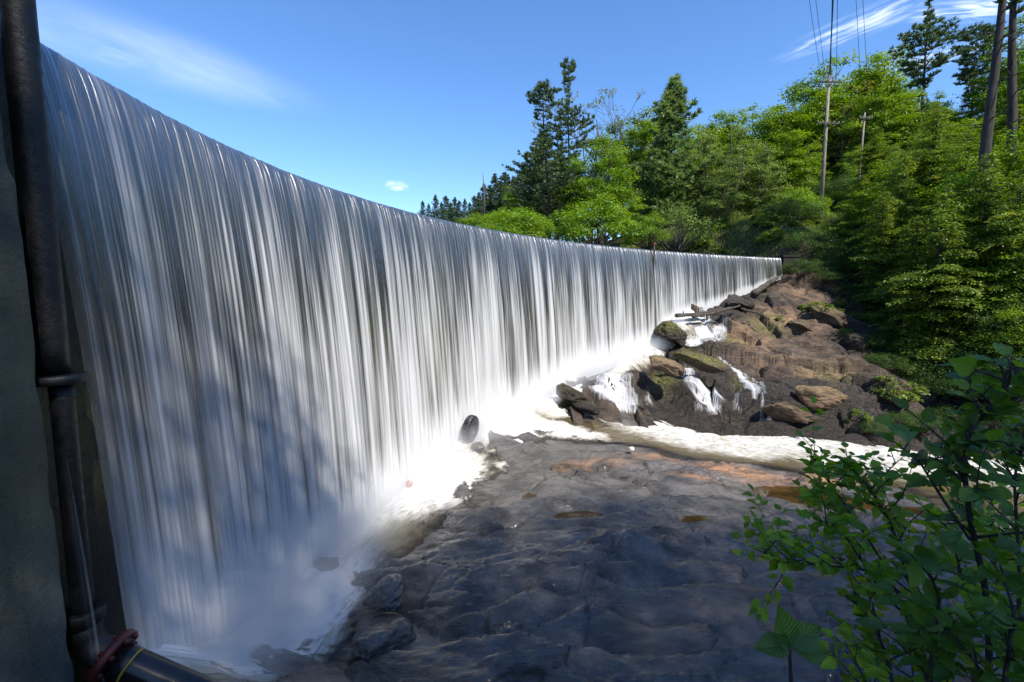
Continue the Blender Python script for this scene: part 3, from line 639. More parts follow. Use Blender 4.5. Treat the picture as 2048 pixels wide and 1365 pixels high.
def build_pools():
    for (cx, cy, rx, ry, rot, dp) in POOLS:
        r = max(rx, ry) * 1.6; xs = np.arange(cx - r, cx + r, 0.05); ys = np.arange(cy - r, cy + r, 0.05); X, Y = np.meshgrid(xs, ys, indexing='ij')
        lvl = float(base_h(cx, cy)) - dp * 0.45; T = slab_h(X, Y); q = spots(X, Y, [(cx, cy, rx * 1.5, ry * 1.5, rot, 1.0)])
        k = ((T < lvl + 0.01) & (q > 0.02)).ravel(); F = grid_faces(len(xs), len(ys)); F = F[k[F].any(1)]
        if not len(F): continue
        used = np.unique(F); re = np.full(X.size, -1); re[used] = np.arange(len(used))
        V = np.stack([X.ravel(), Y.ravel(), np.full(X.size, lvl)], 1)[used]
        tag(mesh('rock_pool', V, re[F], M['pool'], point={'depth': np.clip(lvl - T, 0, 1).ravel()[used]}), kind='structure')
def pool_material():
    t = NT('still_water'); d = t.attr('depth')
    b = t.bump(t.noise(t.pos(), 6, 2), 0.06, 0.02)
    clear = t.n('ShaderNodeBsdfTransparent', i_Color=(0.80, 0.66, 0.42)).outputs[0]
    gl = t.n('ShaderNodeBsdfGlossy', i_Roughness=0.03, i_Normal=b).outputs[0]
    return t.done(t.mixsh(t.n('ShaderNodeFresnel', i_IOR=1.33, i_Normal=b).outputs[0], clear, gl))
M['pool'] = pool_material()
build_pools()

def spray():
    m = bpy.data.materials.new('spray'); m.use_nodes = True; nt = m.node_tree; nt.nodes.clear(); out = nt.nodes.new('ShaderNodeOutputMaterial')
    v = nt.nodes.new('ShaderNodeVolumePrincipled'); v.inputs['Color'].default_value = (0.97, 0.98, 1, 1); v.inputs['Density'].default_value = SPRAY; v.inputs['Anisotropy'].default_value = 0.25
    nt.links.new(v.outputs[0], out.inputs['Volume'])
    for k, r in enumerate((0.35, 0.65, 1.0, 1.4)):
        t = np.linspace(3.045, 2.10, 90); x, y = crest(t, 1.0 + 0.25 * r); z = foot_z(t) + 0.10
        P = np.stack([x, y, z], 1); rr = r * (1 + 0.22 * noise2(t * 22, t * 0 + k, 300 + k)) * np.interp(t, [2.10, 2.45, 2.72, 2.9, 3.045], [0.35, 0.5, 0.6, 1.0, 0.7])
        V, F = tube(P, rr, 18); tag(mesh('spray', V, F, m), kind='stuff')
SPRAY = 0.24
spray()
scene.cycles.volume_bounces = 2

# ------------------------------------------------------------------ side wall and drain pipe
def side_wall():
    zs = np.linspace(-8.6, 4.4, 160); ys = np.r_[np.arange(-3, 4.3, 0.12), np.linspace(4.3, 4.66, 12)]
    Z, Y = np.meshgrid(zs, ys, indexing='ij')
    batter = -4.915 - 0.012 * (Z - 1.5)
    chip = 0.05 * sstep(0.0, 0.6, noise2(Z * 1.7, Z * 0 + 3, 201)) + 0.10 * sstep(1.16, 1.24, Z) * sstep(4.2, 4.66, Y) 
    edge = np.clip((Y - 4.3) / 0.36, 0, 1)
    Yw = Y - chip * edge * 0.6
    X = batter + 0.012 * fbm2(Y * 1.2, Z * 1.2, 4, 202) - 0.03 * edge ** 4
    nz, ny = Z.shape
    front = np.stack([X.ravel(), Yw.ravel(), Z.ravel()], 1); back = front.copy(); back[:, 0] = -6.0
    F = grid_faces(nz, ny); n = len(front); idx = np.arange(nz * ny).reshape(nz, ny)
    sides = []
    for line in (idx[:, -1], idx[:, 0][::-1], idx[0, :], idx[-1, :][::-1]):
        sides.append(np.c_[line[:-1], line[1:], line[1:] + n, line[:-1] + n])
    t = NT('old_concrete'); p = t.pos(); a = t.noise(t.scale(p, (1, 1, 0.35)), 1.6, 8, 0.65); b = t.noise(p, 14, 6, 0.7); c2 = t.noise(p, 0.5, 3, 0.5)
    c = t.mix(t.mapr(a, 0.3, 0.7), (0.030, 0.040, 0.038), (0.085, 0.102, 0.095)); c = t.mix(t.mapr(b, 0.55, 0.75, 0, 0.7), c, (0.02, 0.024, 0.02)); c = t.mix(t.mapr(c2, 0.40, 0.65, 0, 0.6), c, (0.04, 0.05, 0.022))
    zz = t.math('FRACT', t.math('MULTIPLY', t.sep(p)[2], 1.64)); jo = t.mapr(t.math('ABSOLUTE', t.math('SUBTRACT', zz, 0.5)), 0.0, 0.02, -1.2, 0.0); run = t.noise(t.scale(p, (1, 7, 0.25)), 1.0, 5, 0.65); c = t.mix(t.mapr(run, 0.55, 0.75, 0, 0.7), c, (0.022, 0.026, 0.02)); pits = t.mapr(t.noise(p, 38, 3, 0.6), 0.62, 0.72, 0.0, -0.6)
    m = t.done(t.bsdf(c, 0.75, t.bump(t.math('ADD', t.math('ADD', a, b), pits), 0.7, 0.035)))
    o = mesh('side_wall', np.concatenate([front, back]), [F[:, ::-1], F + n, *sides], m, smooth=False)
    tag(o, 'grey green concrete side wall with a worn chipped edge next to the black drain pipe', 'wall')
side_wall()

def pipe_metal():
    t = NT('black_iron'); p = t.pos(); a = t.noise(p, 9, 6, 0.7); b = t.noise(t.scale(p, (1, 1, 0.3)), 2.5, 4, 0.6)
    c = t.mix(t.mapr(t.math('ADD', a, t.math('MULTIPLY', b, 0.6)), 0.92, 1.12), (0.008, 0.008, 0.009), (0.05, 0.018, 0.009))
    return t.done(t.bsdf(c, t.mapr(a, 0.3, 0.7, 0.34, 0.65), t.bump(a, 0.6, 0.02)))
M['iron'] = pipe_metal()
def simple(name, c, r, bump=0.2, sc=20, **kw):
    t = NT(name); n = t.noise(t.obj(), sc, 5, 0.65)
    h = t.n('ShaderNodeHueSaturation', i_Value=0.6, i_Color=c).outputs[0]
    return t.done(t.bsdf(t.mix(t.mapr(n, 0.3, 0.7), h, c), r, t.bump(n, bump, 0.02), **kw))
M['red_iron'] = simple('red_painted_iron', (0.11, 0.016, 0.012), 0.5)
M['brass'] = simple('yellow_hose', (0.42, 0.30, 0.05), 0.35)
M['rubber'] = simple('wet_rubber', (0.018, 0.018, 0.02), 0.38, 0.3, 12)
M['black_plastic'] = simple('black_plastic_pipe', (0.012, 0.013, 0.015), 0.22, 0.1)
def ring(c, axis, r0, r1, h, seg=28):
    """A flat collar round an axis."""
    a = np.array(axis, float); a /= np.linalg.norm(a); ref = np.array([0, 0, 1.0]) if abs(a[2]) < 0.9 else np.array([1.0, 0, 0])
    u = np.cross(a, ref); u /= np.linalg.norm(u); v = np.cross(a, u); t = np.arange(seg) / seg * 2 * np.pi
    d = np.cos(t)[:, None] * u + np.sin(t)[:, None] * v; c = np.array(c, float)
    b = min(0.012, h * 0.2)
    P = [(r0, -h / 2), (r1 - b, -h / 2), (r1, -h / 2 + b), (r1, h / 2 - b), (r1 - b, h / 2), (r0, h / 2)]
    V = np.concatenate([c + d * r + a * z for r, z in P]); F = []
    for k in range(6):
        k2 = (k + 1) % 6; j = np.arange(seg); F.append(np.c_[k * seg + j, k * seg + (j + 1) % seg, k2 * seg + (j + 1) % seg, k2 * seg + j])
    return V, np.concatenate(F)
def bolts(c, axis, r, n, rad=0.018, h=0.05):
    L = []; a = np.array(axis, float); a /= np.linalg.norm(a); ref = np.array([0, 0, 1.0]) if abs(a[2]) < 0.9 else np.array([1.0, 0, 0]); u = np.cross(a, ref); u /= np.linalg.norm(u); v = np.cross(a, u)
    for k in range(n):
        t = k / n * 2 * math.pi; q = np.array(c) + r * (math.cos(t) * u + math.sin(t) * v); L.append(tube([q - a * h, q + a * h], rad, 6))
    return L
def drain_pipe():
    px, py = -5.09, 5.0
    root = empty('drain_pipe', (px, py, -5.75), 'tall black iron drain pipe with rusty bolted flanges running down beside the concrete side wall', 'pipe')
    loc = np.array(root.location)
    def put(name, V, F, m): return mesh(name, V - loc, F, m, root)
    zf = -0.92
    V, F = tube([(px, py, z) for z in np.linspace(zf + 0.05, 5.2, 20)], 0.142, 28); put('upper_pipe', V, F, M['iron'])
    V, F = tube([(px + 0.06, py, z) for z in np.linspace(-3.72, zf - 0.05, 16)], 0.108, 24); put('lower_pipe', V, F, M['iron'])
    for z, r, x in ((3.46, 0.27, px), (zf, 0.265, px + 0.02)):
        V, F = ring((x, py, z), (0, 0, 1), 0.10, r, 0.10); f = put('flange', V, F, M['iron'])
        for V, F in bolts((x, py, z), (0, 0, 1), r - 0.055, 10): mesh('bolt', V - loc, F, M['iron'], f)
    bx, bz = px + 0.06, -3.86
    V, F = ring((bx, py, bz + 0.12), (0, 0, 1), 0.05, 0.20, 0.16); put('coupling', V, F, M['iron'])
    # elbow that turns towards the stream, with a red flange and the black outlet
    ax = np.array([0.80, 0.02, -0.42]); ax /= np.linalg.norm(ax)
    p0 = np.array([bx, py, bz + 0.05]); E = [p0, p0 + (0, 0, -0.18), p0 + (0.06, 0, -0.31), p0 + (0.17, 0, -0.40), p0 + np.array([0.17, 0, -0.40]) + ax * 0.14]
    V, F = tube(E, 0.165, 20); put('elbow', V, F, M['iron'])
    e = E[-1]
    V, F = ring(e, ax, 0.08, 0.30, 0.085); f = put('red_flange', V, F, M['red_iron']); f['label'] = 'red painted flange at the foot of the black pipe'
    for V, F in bolts(e, ax, 0.245, 8, 0.028, 0.085): mesh('bolt', V - loc, F, M['red_iron'], f)
    V, F = tube([e + ax * s for s in np.linspace(0.03, 1.5, 10)], 0.185, 24); put('outlet_pipe', V, F, M['black_plastic'])
    q = e + ax * 0.24; t = np.linspace(-0.5, 3.4, 18); u = np.cross(ax, [0, 1, 0]); u /= np.linalg.norm(u); v = np.cross(ax, u)
    P = [q + 0.205 * (math.cos(k) * -u + math.sin(k) * v) for k in t]; V, F = tube(P, 0.016, 8); put('hose_clamp', V, F, M['brass'])
drain_pipe()

def thin_jet():
    t = np.linspace(0, 1, 40); n = 9; P = []
    for k in t:
        z = -1.6 - 4.8 * k; xc = -4.90 + 0.19 * math.sqrt(k) + 0.02; w = 0.06 + 0.16 * k
        for j in range(n): a = j / (n - 1) - 0.5; P.append((xc + a * w, 4.74 + 0.10 * k + 0.05 * math.cos(a * 3), z))
    uv = [(j * 0.1 + 40, 6 + k * 5) for k in t for j in range(n)]
    o = mesh('side_leak', np.array(P), grid_faces(40, n), M['curtain'], uv=np.array(uv), point={'thick': [0.42 * min(1, k * 3) * (1 - abs(2 * j / (n - 1) - 1)) ** 1.3 for k in t for j in range(n)], 'fall': [0.3] * (40 * n)})
    tag(o, kind='structure')
thin_jet()

def abutment():
    V, F = box(22.05, 23.3, 37.4, 39.6, -0.5, 3.12)
    m = simple('shaded_block_concrete', (0.022, 0.021, 0.016), 0.9, 0.8, 2.2)  # deep shade under the bushes is put into this near-black colour
    A = Acc(); A.add(V, F); V2, F2 = box(21.98, 23.37, 37.33, 39.67, 3.122, 3.25); A.add(V2, F2)
    o = empty('dam_abutment', (23.5, 38.5, 0), 'concrete abutment block with shade painted into its dark colour, closing the far end of the dam under the bushes', 'abutment')
    V[:, :] -= np.array([23.5, 38.5, 0]); V2 -= np.array([23.5, 38.5, 0])
    mesh('block', V, F, m, o, False); mesh('cap', V2, F2, m, o, False)
abutment()

def gauge_post():
    t = 2.163; x, y = crest(t, 0.35)
    o = empty('snagged_branch', (x, y, 3.0), 'thin upright branch with a rusty red tip snagged on the crest of the dam', 'branch')
    V, F = tube([(0, 0, -2.4), (0.02, 0.02, -0.8), (0.05, 0, 0.0), (0.02, 0, 0.3)], [0.05, 0.06, 0.05, 0.035], 8); mesh('stem', V, F, M['drift'], o)
    V, F = tube([(0.02, 0, 0.3), (0.03, 0, 0.42), (0.10, 0, 0.5)], [0.036, 0.05, 0.02], 8); mesh('tip', V, F, simple('rusty_tip', (0.36, 0.11, 0.05), 0.7), o)
gauge_post()

# ------------------------------------------------------------------ boulders, tyre, float, logs
def icosphere(n=4):
    import bmesh
    b = bmesh.new(); bmesh.ops.create_icosphere(b, subdivisions=n, radius=1.0)
    b.verts.ensure_lookup_table(); V = np.array([v.co[:] for v in b.verts]); F = np.array([[v.index for v in f.verts] for f in b.faces]); b.free(); return V, F
ICO = icosphere(5)
def rock_obj(name, c, size, seed, rot=0.0, tilt=(0, 0), mat='rock', cuts=9, wet=0.2, moss=0.0, stain=0.0, label=None, cat='rock', group=None):
    rng = np.random.default_rng(seed); V, F = ICO; V = V.copy()
    for k in range(cuts):                                                     # flat broken faces
        d = rng.normal(size=3); d /= np.linalg.norm(d); h = rng.uniform(0.42, 0.80); s = V @ d; V -= np.maximum(s - h, 0)[:, None] * d * 0.92
    f = 1 + 0.16 * noise3(V[:, 0] * 1.3 + seed, V[:, 1] * 1.3, V[:, 2] * 1.3, seed) + 0.09 * (1 - 2 * np.abs(noise3(V[:, 0] * 2.6, V[:, 1] * 2.6 + seed, V[:, 2] * 4, seed + 1))) + 0.05 * noise3(V[:, 0] * 8, V[:, 1] * 8, V[:, 2] * 13, seed + 2)
    V = V * f[:, None] * np.array(size)
    Rm = np.array((Matrix.Rotation(rot, 3, 'Z') @ Matrix.Rotation(tilt[0], 3, 'X') @ Matrix.Rotation(tilt[1], 3, 'Y')))
    V = V @ Rm.T; up = np.clip(V[:, 2] / (size[2] * 1.0), -1, 1)
    o = mesh(name, V, F, M[mat], point={'stain': np.full(len(V), stain), 'wet': np.clip(wet - 0.2 * up, 0, 1), 'moss': np.clip(moss * (up + 0.15) * 1.6, 0, 1)})
    o.location = tuple(c); return tag(o, label, cat, group)
def pix(px, py, Y): return at_y(px, py, Y)

ROCKS = [
    # px, py, Y, size, rot, tilt, seed, wet, moss, stain, label
    (1140, 790, 23.4, (0.95, 0.7, 0.52), 0.35, (0.1, 0.45), 1, 0.85, 0.10, 0.1, 'dark wedge shaped boulder splitting the white water at the foot of the fall'),
    (1180, 818, 22.6, (0.85, 0.40, 0.30), -0.35, (0.0, 0.30), 2, 1.0, 0, 0, 'low wet black rock trailing into the rapids below the wedge shaped boulder'),
    (1345, 668, 30.2, (1.15, 0.9, 0.95), 0.2, (0.1, 0.25), 3, 0.95, 0.9, 0.0, 'rounded black boulder with bright moss on its shoulder where the curtain meets the outcrop'),
    (1322, 728, 26.6, (1.25, 0.8, 0.50), -0.5, (0.0, 0.35), 4, 0.3, 0.35, 0.8, 'brown tilted slab of rock lying on the lower end of the outcrop above the cascade'),
    (1402, 730, 27.4, (1.9, 0.9, 0.55), -0.45, (0.1, 0.25), 5, 0.5, 1.0, 0.2, 'long moss covered ledge boulder between the two thin streams on the outcrop'),
    (1460, 606, 33.9, (0.75, 0.6, 0.55), 0.0, (0, 0), 6, 1.0, 0, 0, 'small black wet boulder left of the drift logs at the far foot of the fall'),
    (1490, 612, 33.6, (0.75, 0.5, 0.40), 0.4, (0, 0.2), 7, 1.0, 0, 0, 'flat wet boulder shining beside the drift logs at the far foot of the fall'),
    (1652, 636, 32.2, (1.3, 0.8, 0.75), -0.4, (0, 0.3), 8, 0.2, 0.3, 0.3, 'pale ribbed boulder right under the sunlit shrub on the outcrop'),
    (1602, 655, 31.8, (0.9, 0.7, 0.55), 0.2, (0, 0.1), 9, 0.35, 0.2, 0.3, 'small brown boulder in the cleft below the sunlit shrub'),
    (1715, 690, 30.6, (1.0, 0.8, 0.85), 0.8, (0.2, 0.2), 10, 0.4, 0.1, 0.1, 'grey boulder at the dark right edge of the outcrop by the ravine'),
    (1640, 800, 24.6, (1.6, 0.7, 0.75), -0.2, (0.1, 0.2), 12, 0.2, 0.2, 0.7, 'sunlit brown rock bulging over the river on the lower outcrop'),
    (1580, 822, 24.2, (1.4, 0.6, 0.6), -0.15, (0.1, 0.15), 13, 0.4, 0.2, 0.5, 'brown rock shelf overhanging the river right of the thin waterfalls'),
    (1155, 952, 16.3, (0.95, 0.55, 0.30), -0.38, (0.2, 0.1), 14, 0.35, 0, 0.5, 'reddish brown flat boulder with a dark undercut lying on the slab'),
    (1225, 942, 16.6, (0.55, 0.35, 0.22), 0.2, (0.1, 0.0), 15, 0.3, 0, 0.6, 'broken reddish stone right of the undercut boulder on the slab'),
    (1262, 898, 18.0, (0.17, 0.13, 0.11), 0.1, (0, 0), 16, 0.0, 0, 0.0, 'small cream coloured stone near the river edge of the slab'),
    (958, 893, 18.0, (0.34, 0.3, 0.16), 0.1, (0.0, 0.0), 17, 0.9, 0, 0, 'small flat grey stone in the foam beside the half sunk tyre'),
    (652, 1150, 10.45, (0.44, 0.40, 0.55), 0.5, (0.3, 0.4), 18, 1.0, 0, 0, 'dark boulder half hidden in the spray at the near foot of the fall'),
    (590, 1250, 8.95, (0.38, 0.34, 0.32), 0.2, (0.1, 0.1), 19, 1.0, 0, 0, 'dark blurred stone drowned in the nearest foam below the fall'),
    (760, 1290, 8.0, (0.72, 0.55, 0.42), 0.7, (0.2, 0.25), 20, 0.95, 0, 0.1, 'black wet rock knob at the near edge of the slab beside the foam'),
    (770, 1185, 9.3, (0.42, 0.62, 0.26), 0.1, (0.15, 0.1), 21, 0.95, 0, 0, 'black wet hump of rock at the foam edge of the slab'),
]
for (px, py, Y, sz, rot, tl, sd, wet, moss, stain, lab) in ROCKS:
    o = rock_obj('boulder' if max(sz) > 0.4 else 'stone', pix(px, py, Y), sz, sd, rot, tl, 'slab' if Y < 19 and stain < 0.3 else 'rock', 9, wet, moss, stain, lab)
    if 'cream' in lab: o.data.materials[0] = simple('cream_quartz', (0.72, 0.66, 0.54), 0.6)

def tyre():
    c = pix(941, 858, 18.3); root = empty('tyre', tuple(c), 'worn car tyre standing upright in the foam at the foot of the fall', 'tyre')
    maj, mnr, seg, sg2 = 0.40, 0.155, 360, 40
    a = np.arange(seg) / seg * 2 * np.pi; b = np.arange(sg2) / sg2 * 2 * np.pi
    A, B = np.meshgrid(a, b, indexing='ij')
    prof_r = np.sign(np.cos(B)) * np.abs(np.cos(B)) ** 0.55; prof_x = np.sign(np.sin(B)) * np.abs(np.sin(B)) ** 0.6
    tread = (np.cos(B) > 0.40) * 0.055 * (np.sin(A * 22 + np.sin(B) * 5.0) > -0.2)
    r = maj + (mnr + tread) * prof_r * 0.8; xx = 0.16 * prof_x
    V = np.stack([xx, r * np.cos(A), r * np.sin(A)], -1).reshape(-1, 3)
    i = np.arange(seg)[:, None]; j = np.arange(sg2)[None, :]; F = np.stack([i * sg2 + j, ((i + 1) % seg) * sg2 + j, ((i + 1) % seg) * sg2 + (j + 1) % sg2, i * sg2 + (j + 1) % sg2], -1).reshape(-1, 4)
    mesh('tread', V, F, M['rubber'], root)
    V, F = ring((0, 0, 0), (1, 0, 0), 0.255, 0.30, 0.24, 40); mesh('bead_ring', V, F, M['black_plastic'], root)
    root.rotation_euler = (0, 0.10, R(-22))
tyre()
def float_ball():
    c = pix(819, 968, 14.9); root = empty('float', tuple(c), 'small orange red plastic float caught in the white foam at the foot of the fall', 'float')
    V, F = icosphere(3); mesh('ball', V * (0.11, 0.11, 0.13), F, simple('orange_plastic', (0.50, 0.10, 0.04), 0.4), root)
    V, F = tube([(0.0, 0, 0.11), (0.0, 0, 0.17)], [0.04, 0.035], 10); mesh('neck', V, F, simple('pale_plastic', (0.55, 0.5, 0.42), 0.4), root)
    root.rotation_euler = (0.7, 0.4, 0)
float_ball()
def log(P, r, label, branches=(), group='drift logs jammed at the foot of the fall', seed=0):
    P = np.array(P, float); c = P.mean(0); rng = np.random.default_rng(seed)
    t = np.linspace(0, 1, 14); Q = np.stack([np.interp(t, np.linspace(0, 1, len(P)), P[:, k]) for k in range(3)], 1) + rng.normal(0, r * 0.12, (14, 3))
    A = Acc(); A.add(*tube(Q - c, r * (1.1 - 0.4 * t) * (1 + 0.08 * np.sin(t * 19)), 10))
    for (f, d, l) in branches:
        b = Q[int(f * 13)] - c; A.add(*tube([b, b + np.array(d) * l * 0.6, b + np.array(d) * l], [r * 0.4, r * 0.3, r * 0.12], 6))
    o = A.build('drift_log', M['drift']); o.location = c; tag(o, label, 'log', group)
log([pix(1352, 632, 31.0), pix(1400, 628, 31.6), pix(1462, 616, 32.6)], 0.13, 'long pale drift log lying across the top of the mossy black boulder', [(0.2, (0, 0, 1), 0.3), (0.5, (0.2, 0, 1), 0.35), (0.7, (0, 0, 1), 0.3), (0.85, (.3, 0, 1), 0.4)], seed=1)
log([pix(1385, 634, 31.0), pix(1430, 626, 31.6), pix(1480, 612, 32.6)], 0.09, 'thinner dark log lying right behind the long pale drift log', [(0.4, (0, 0, 1), 0.25), (0.6, (0, 0.1, 1), 0.25)], seed=2)
log([pix(1505, 588, 34.4), pix(1530, 572, 35.4), pix(1556, 556, 36.2)], 0.22, 'short thick black log in the spray near the far end of the dam', [], seed=3)
log([pix(1482, 618, 32.0), pix(1520, 628, 31.8), pix(1540, 640, 31.4)], 0.08, 'thin forked branch lying down the outcrop from the log jam', [(0.5, (0.7, 0, 0.5), 0.7)], seed=4)

# ------------------------------------------------------------------ thin streams over the outcrop
def stream(pts, w0, w1, seed, thick=0.9, lift=0.05):
    W = []
    for (px, py) in pts:
        p = on_ground(px, py, outcrop_h, 20, 45); W.append(p)
    W = np.array(W); d = np.r_[0, np.cumsum(np.linalg.norm(np.diff(W[:, :2], axis=0), axis=1))]; n = max(12, int(d[-1] / 0.06))
    s = np.linspace(0, d[-1], n); x = np.interp(s, d, W[:, 0]); y = np.interp(s, d, W[:, 1])
    k = np.ones(7) / 7; pad = lambda a: np.convolve(np.r_[[a[0]] * 3, a, [a[-1]] * 3], k, 'valid'); x, y = pad(x), pad(y)
    tx, ty = np.gradient(x), np.gradient(y); l = np.hypot(tx, ty) + 1e-9; nx, ny = -ty / l, tx / l
    m = 21; a = np.linspace(-1, 1, m); w = np.interp(s, [0, d[-1]], [w0, w1]) * (1 + 0.35 * noise2(s * 1.3, s * 0, seed))
    X = x[:, None] + nx[:, None] * a * w[:, None] / 2; Y = y[:, None] + ny[:, None] * a * w[:, None] / 2
    Z = outcrop_h(X, Y); Z = np.maximum(Z, Z.mean(1)[:, None] - 0.25) + lift * 0.6 + 0.02 * (1 - a ** 2)
    zs = np.concatenate([[0], np.cumsum(np.hypot(np.diff(s), np.diff(Z.mean(1))))])
    uv = np.stack([np.broadcast_to(a * w[:, None] / 2, X.shape) + seed * 7.3, np.broadcast_to(zs[:, None], X.shape)], -1).reshape(-1, 2)
    th = thick * (1 - a[None, :] ** 2) * np.minimum(1, np.minimum(s, d[-1] - s)[:, None] / 0.35 + 0.2)
    tag(mesh('stream', np.stack([X, Y, Z], -1).reshape(-1, 3), grid_faces(n, m), M['stream'], uv=uv, point={'thick': th.ravel()}), kind='structure')
def stream_material():
    t = NT('trickling_water'); uv = t.uv()
    n = t.noise(t.scale(uv, (13, 0.7, 1)), 1.0, 6, 0.72, 0.6); th = t.attr('thick')
    a = t.math('MULTIPLY', t.mapr(t.math('MULTIPLY_ADD', th, 0.55, n), 0.60, 1.10), 0.94)
    white = t.mixsh(0.25, t.n('ShaderNodeBsdfDiffuse', i_Color=(0.74, 0.75, 0.78)).outputs[0], t.n('ShaderNodeBsdfTranslucent', i_Color=(0.74, 0.75, 0.78)).outputs[0])
    b = t.bump(n, 0.5, 0.04); gl = t.n('ShaderNodeBsdfGlossy', i_Roughness=0.12, i_Normal=b).outputs[0]
    clear = t.mixsh(t.math('MULTIPLY', t.n('ShaderNodeFresnel', i_IOR=1.33, i_Normal=b).outputs[0], th), t.n('ShaderNodeBsdfTransparent').outputs[0], gl)
    return t.done(t.mixsh(a, clear, white))
M['stream'] = stream_material()
stream([(1425, 630), (1405, 650), (1420, 672), (1370, 686), (1325, 698)], 1.0, 1.4, 1, 1.0)
stream([(1450, 662), (1420, 676), (1380, 682)], 0.7, 1.0, 2, 0.9)
stream([(1215, 722), (1222, 740), (1226, 760), (1228, 785), (1232, 815)], 2.4, 3.0, 3, 1.0, 0.10)
stream([(1376, 735), (1382, 760), (1405, 785), (1425, 810), (1438, 838)], 0.8, 1.6, 4, 0.95)
stream([(1392, 770), (1398, 800), (1402, 832)], 0.6, 1.0, 5, 0.5)
stream([(1462, 735), (1485, 755), (1503, 775), (1520, 798)], 0.6, 0.8, 6, 0.95)
stream([(1474, 780), (1475, 805), (1474, 838)], 0.45, 0.6, 7, 0.45)
stream([(1536, 812), (1537, 830), (1537, 850)], 0.4, 0.5, 8, 0.7, 0.10)
stream([(1430, 705), (1450, 725), (1462, 737)], 0.3, 0.4, 9, 0.6)
stream([(1350, 690), (1330, 700), (1300, 708), (1275, 716)], 0.9, 1.1, 15, 0.9, 0.08)
stream([(1290, 770), (1296, 795), (1300, 822)], 0.4, 0.8, 16, 0.6)
stream([(1415, 775), (1430, 800), (1448, 835)], 0.35, 0.7, 17, 0.6)
stream([(1520, 780), (1526, 800), (1524, 845)], 0.3, 0.5, 18, 0.55)
stream([(1575, 700), (1590, 705), (1605, 712)], 0.5, 0.6, 10, 0.3)
stream([(1440, 640), (1450, 660), (1440, 680), (1400, 690)], 0.6, 0.8, 11, 0.6)
stream([(1255, 745), (1262, 770), (1268, 800), (1272, 822)], 0.5, 0.9, 12, 0.6)
stream([(1205, 745), (1200, 770), (1196, 795)], 0.7, 0.9, 13, 0.9, 0.08)
stream([(1480, 745), (1510, 765), (1530, 790), (1537, 812)], 0.25, 0.35, 14, 0.6)

# ------------------------------------------------------------------ trees: each kind is built a few times, then copied
def unit(v): return v / (np.linalg.norm(v, axis=-1, keepdims=True) + 1e-9)
def leaf_cards(C, N, L, Wd, D=None, rng=None, fold=0.25):
    """Kite-shaped leaves (two triangles folded on the midrib) at C facing N, long axis D."""
    n = len(C); rng = rng or np.random.default_rng(0)
    if D is None: D = unit(rng.normal(size=(n, 3)))
    D = unit(D - (D * N).sum(1, keepdims=True) * N); S = np.cross(N, D)
    L = np.broadcast_to(np.asarray(L, float), (n,))[:, None]; Wd = np.broadcast_to(np.asarray(Wd, float), (n,))[:, None]
    a = C - D * L * 0.5; b = C + D * L * 0.5; m = C - D * L * 0.06
    l = m + S * Wd * 0.5 + N * Wd * fold * 0.5; r = m - S * Wd * 0.5 + N * Wd * fold * 0.5
    V = np.stack([a, r, b, l], 1).reshape(-1, 3); i = np.arange(n)[:, None] * 4
    return V, i + np.array([[0, 1, 2, 3]])
def crown_mesh(name, V, F, tint, mat, parent): return mesh(name, V, F, mat, parent, smooth=False, face={'tint': tint})

def limb(A, p0, p1, r0, r1, bend, rng, seg=6, n=6):
    t = np.linspace(0, 1, n)[:, None]; mid = (p0 + p1) / 2 + bend
    P = (1 - t) ** 2 * p0 + 2 * t * (1 - t) * mid + t ** 2 * p1
    A.add(*tube(P, np.linspace(r0, r1, n), seg)); return P

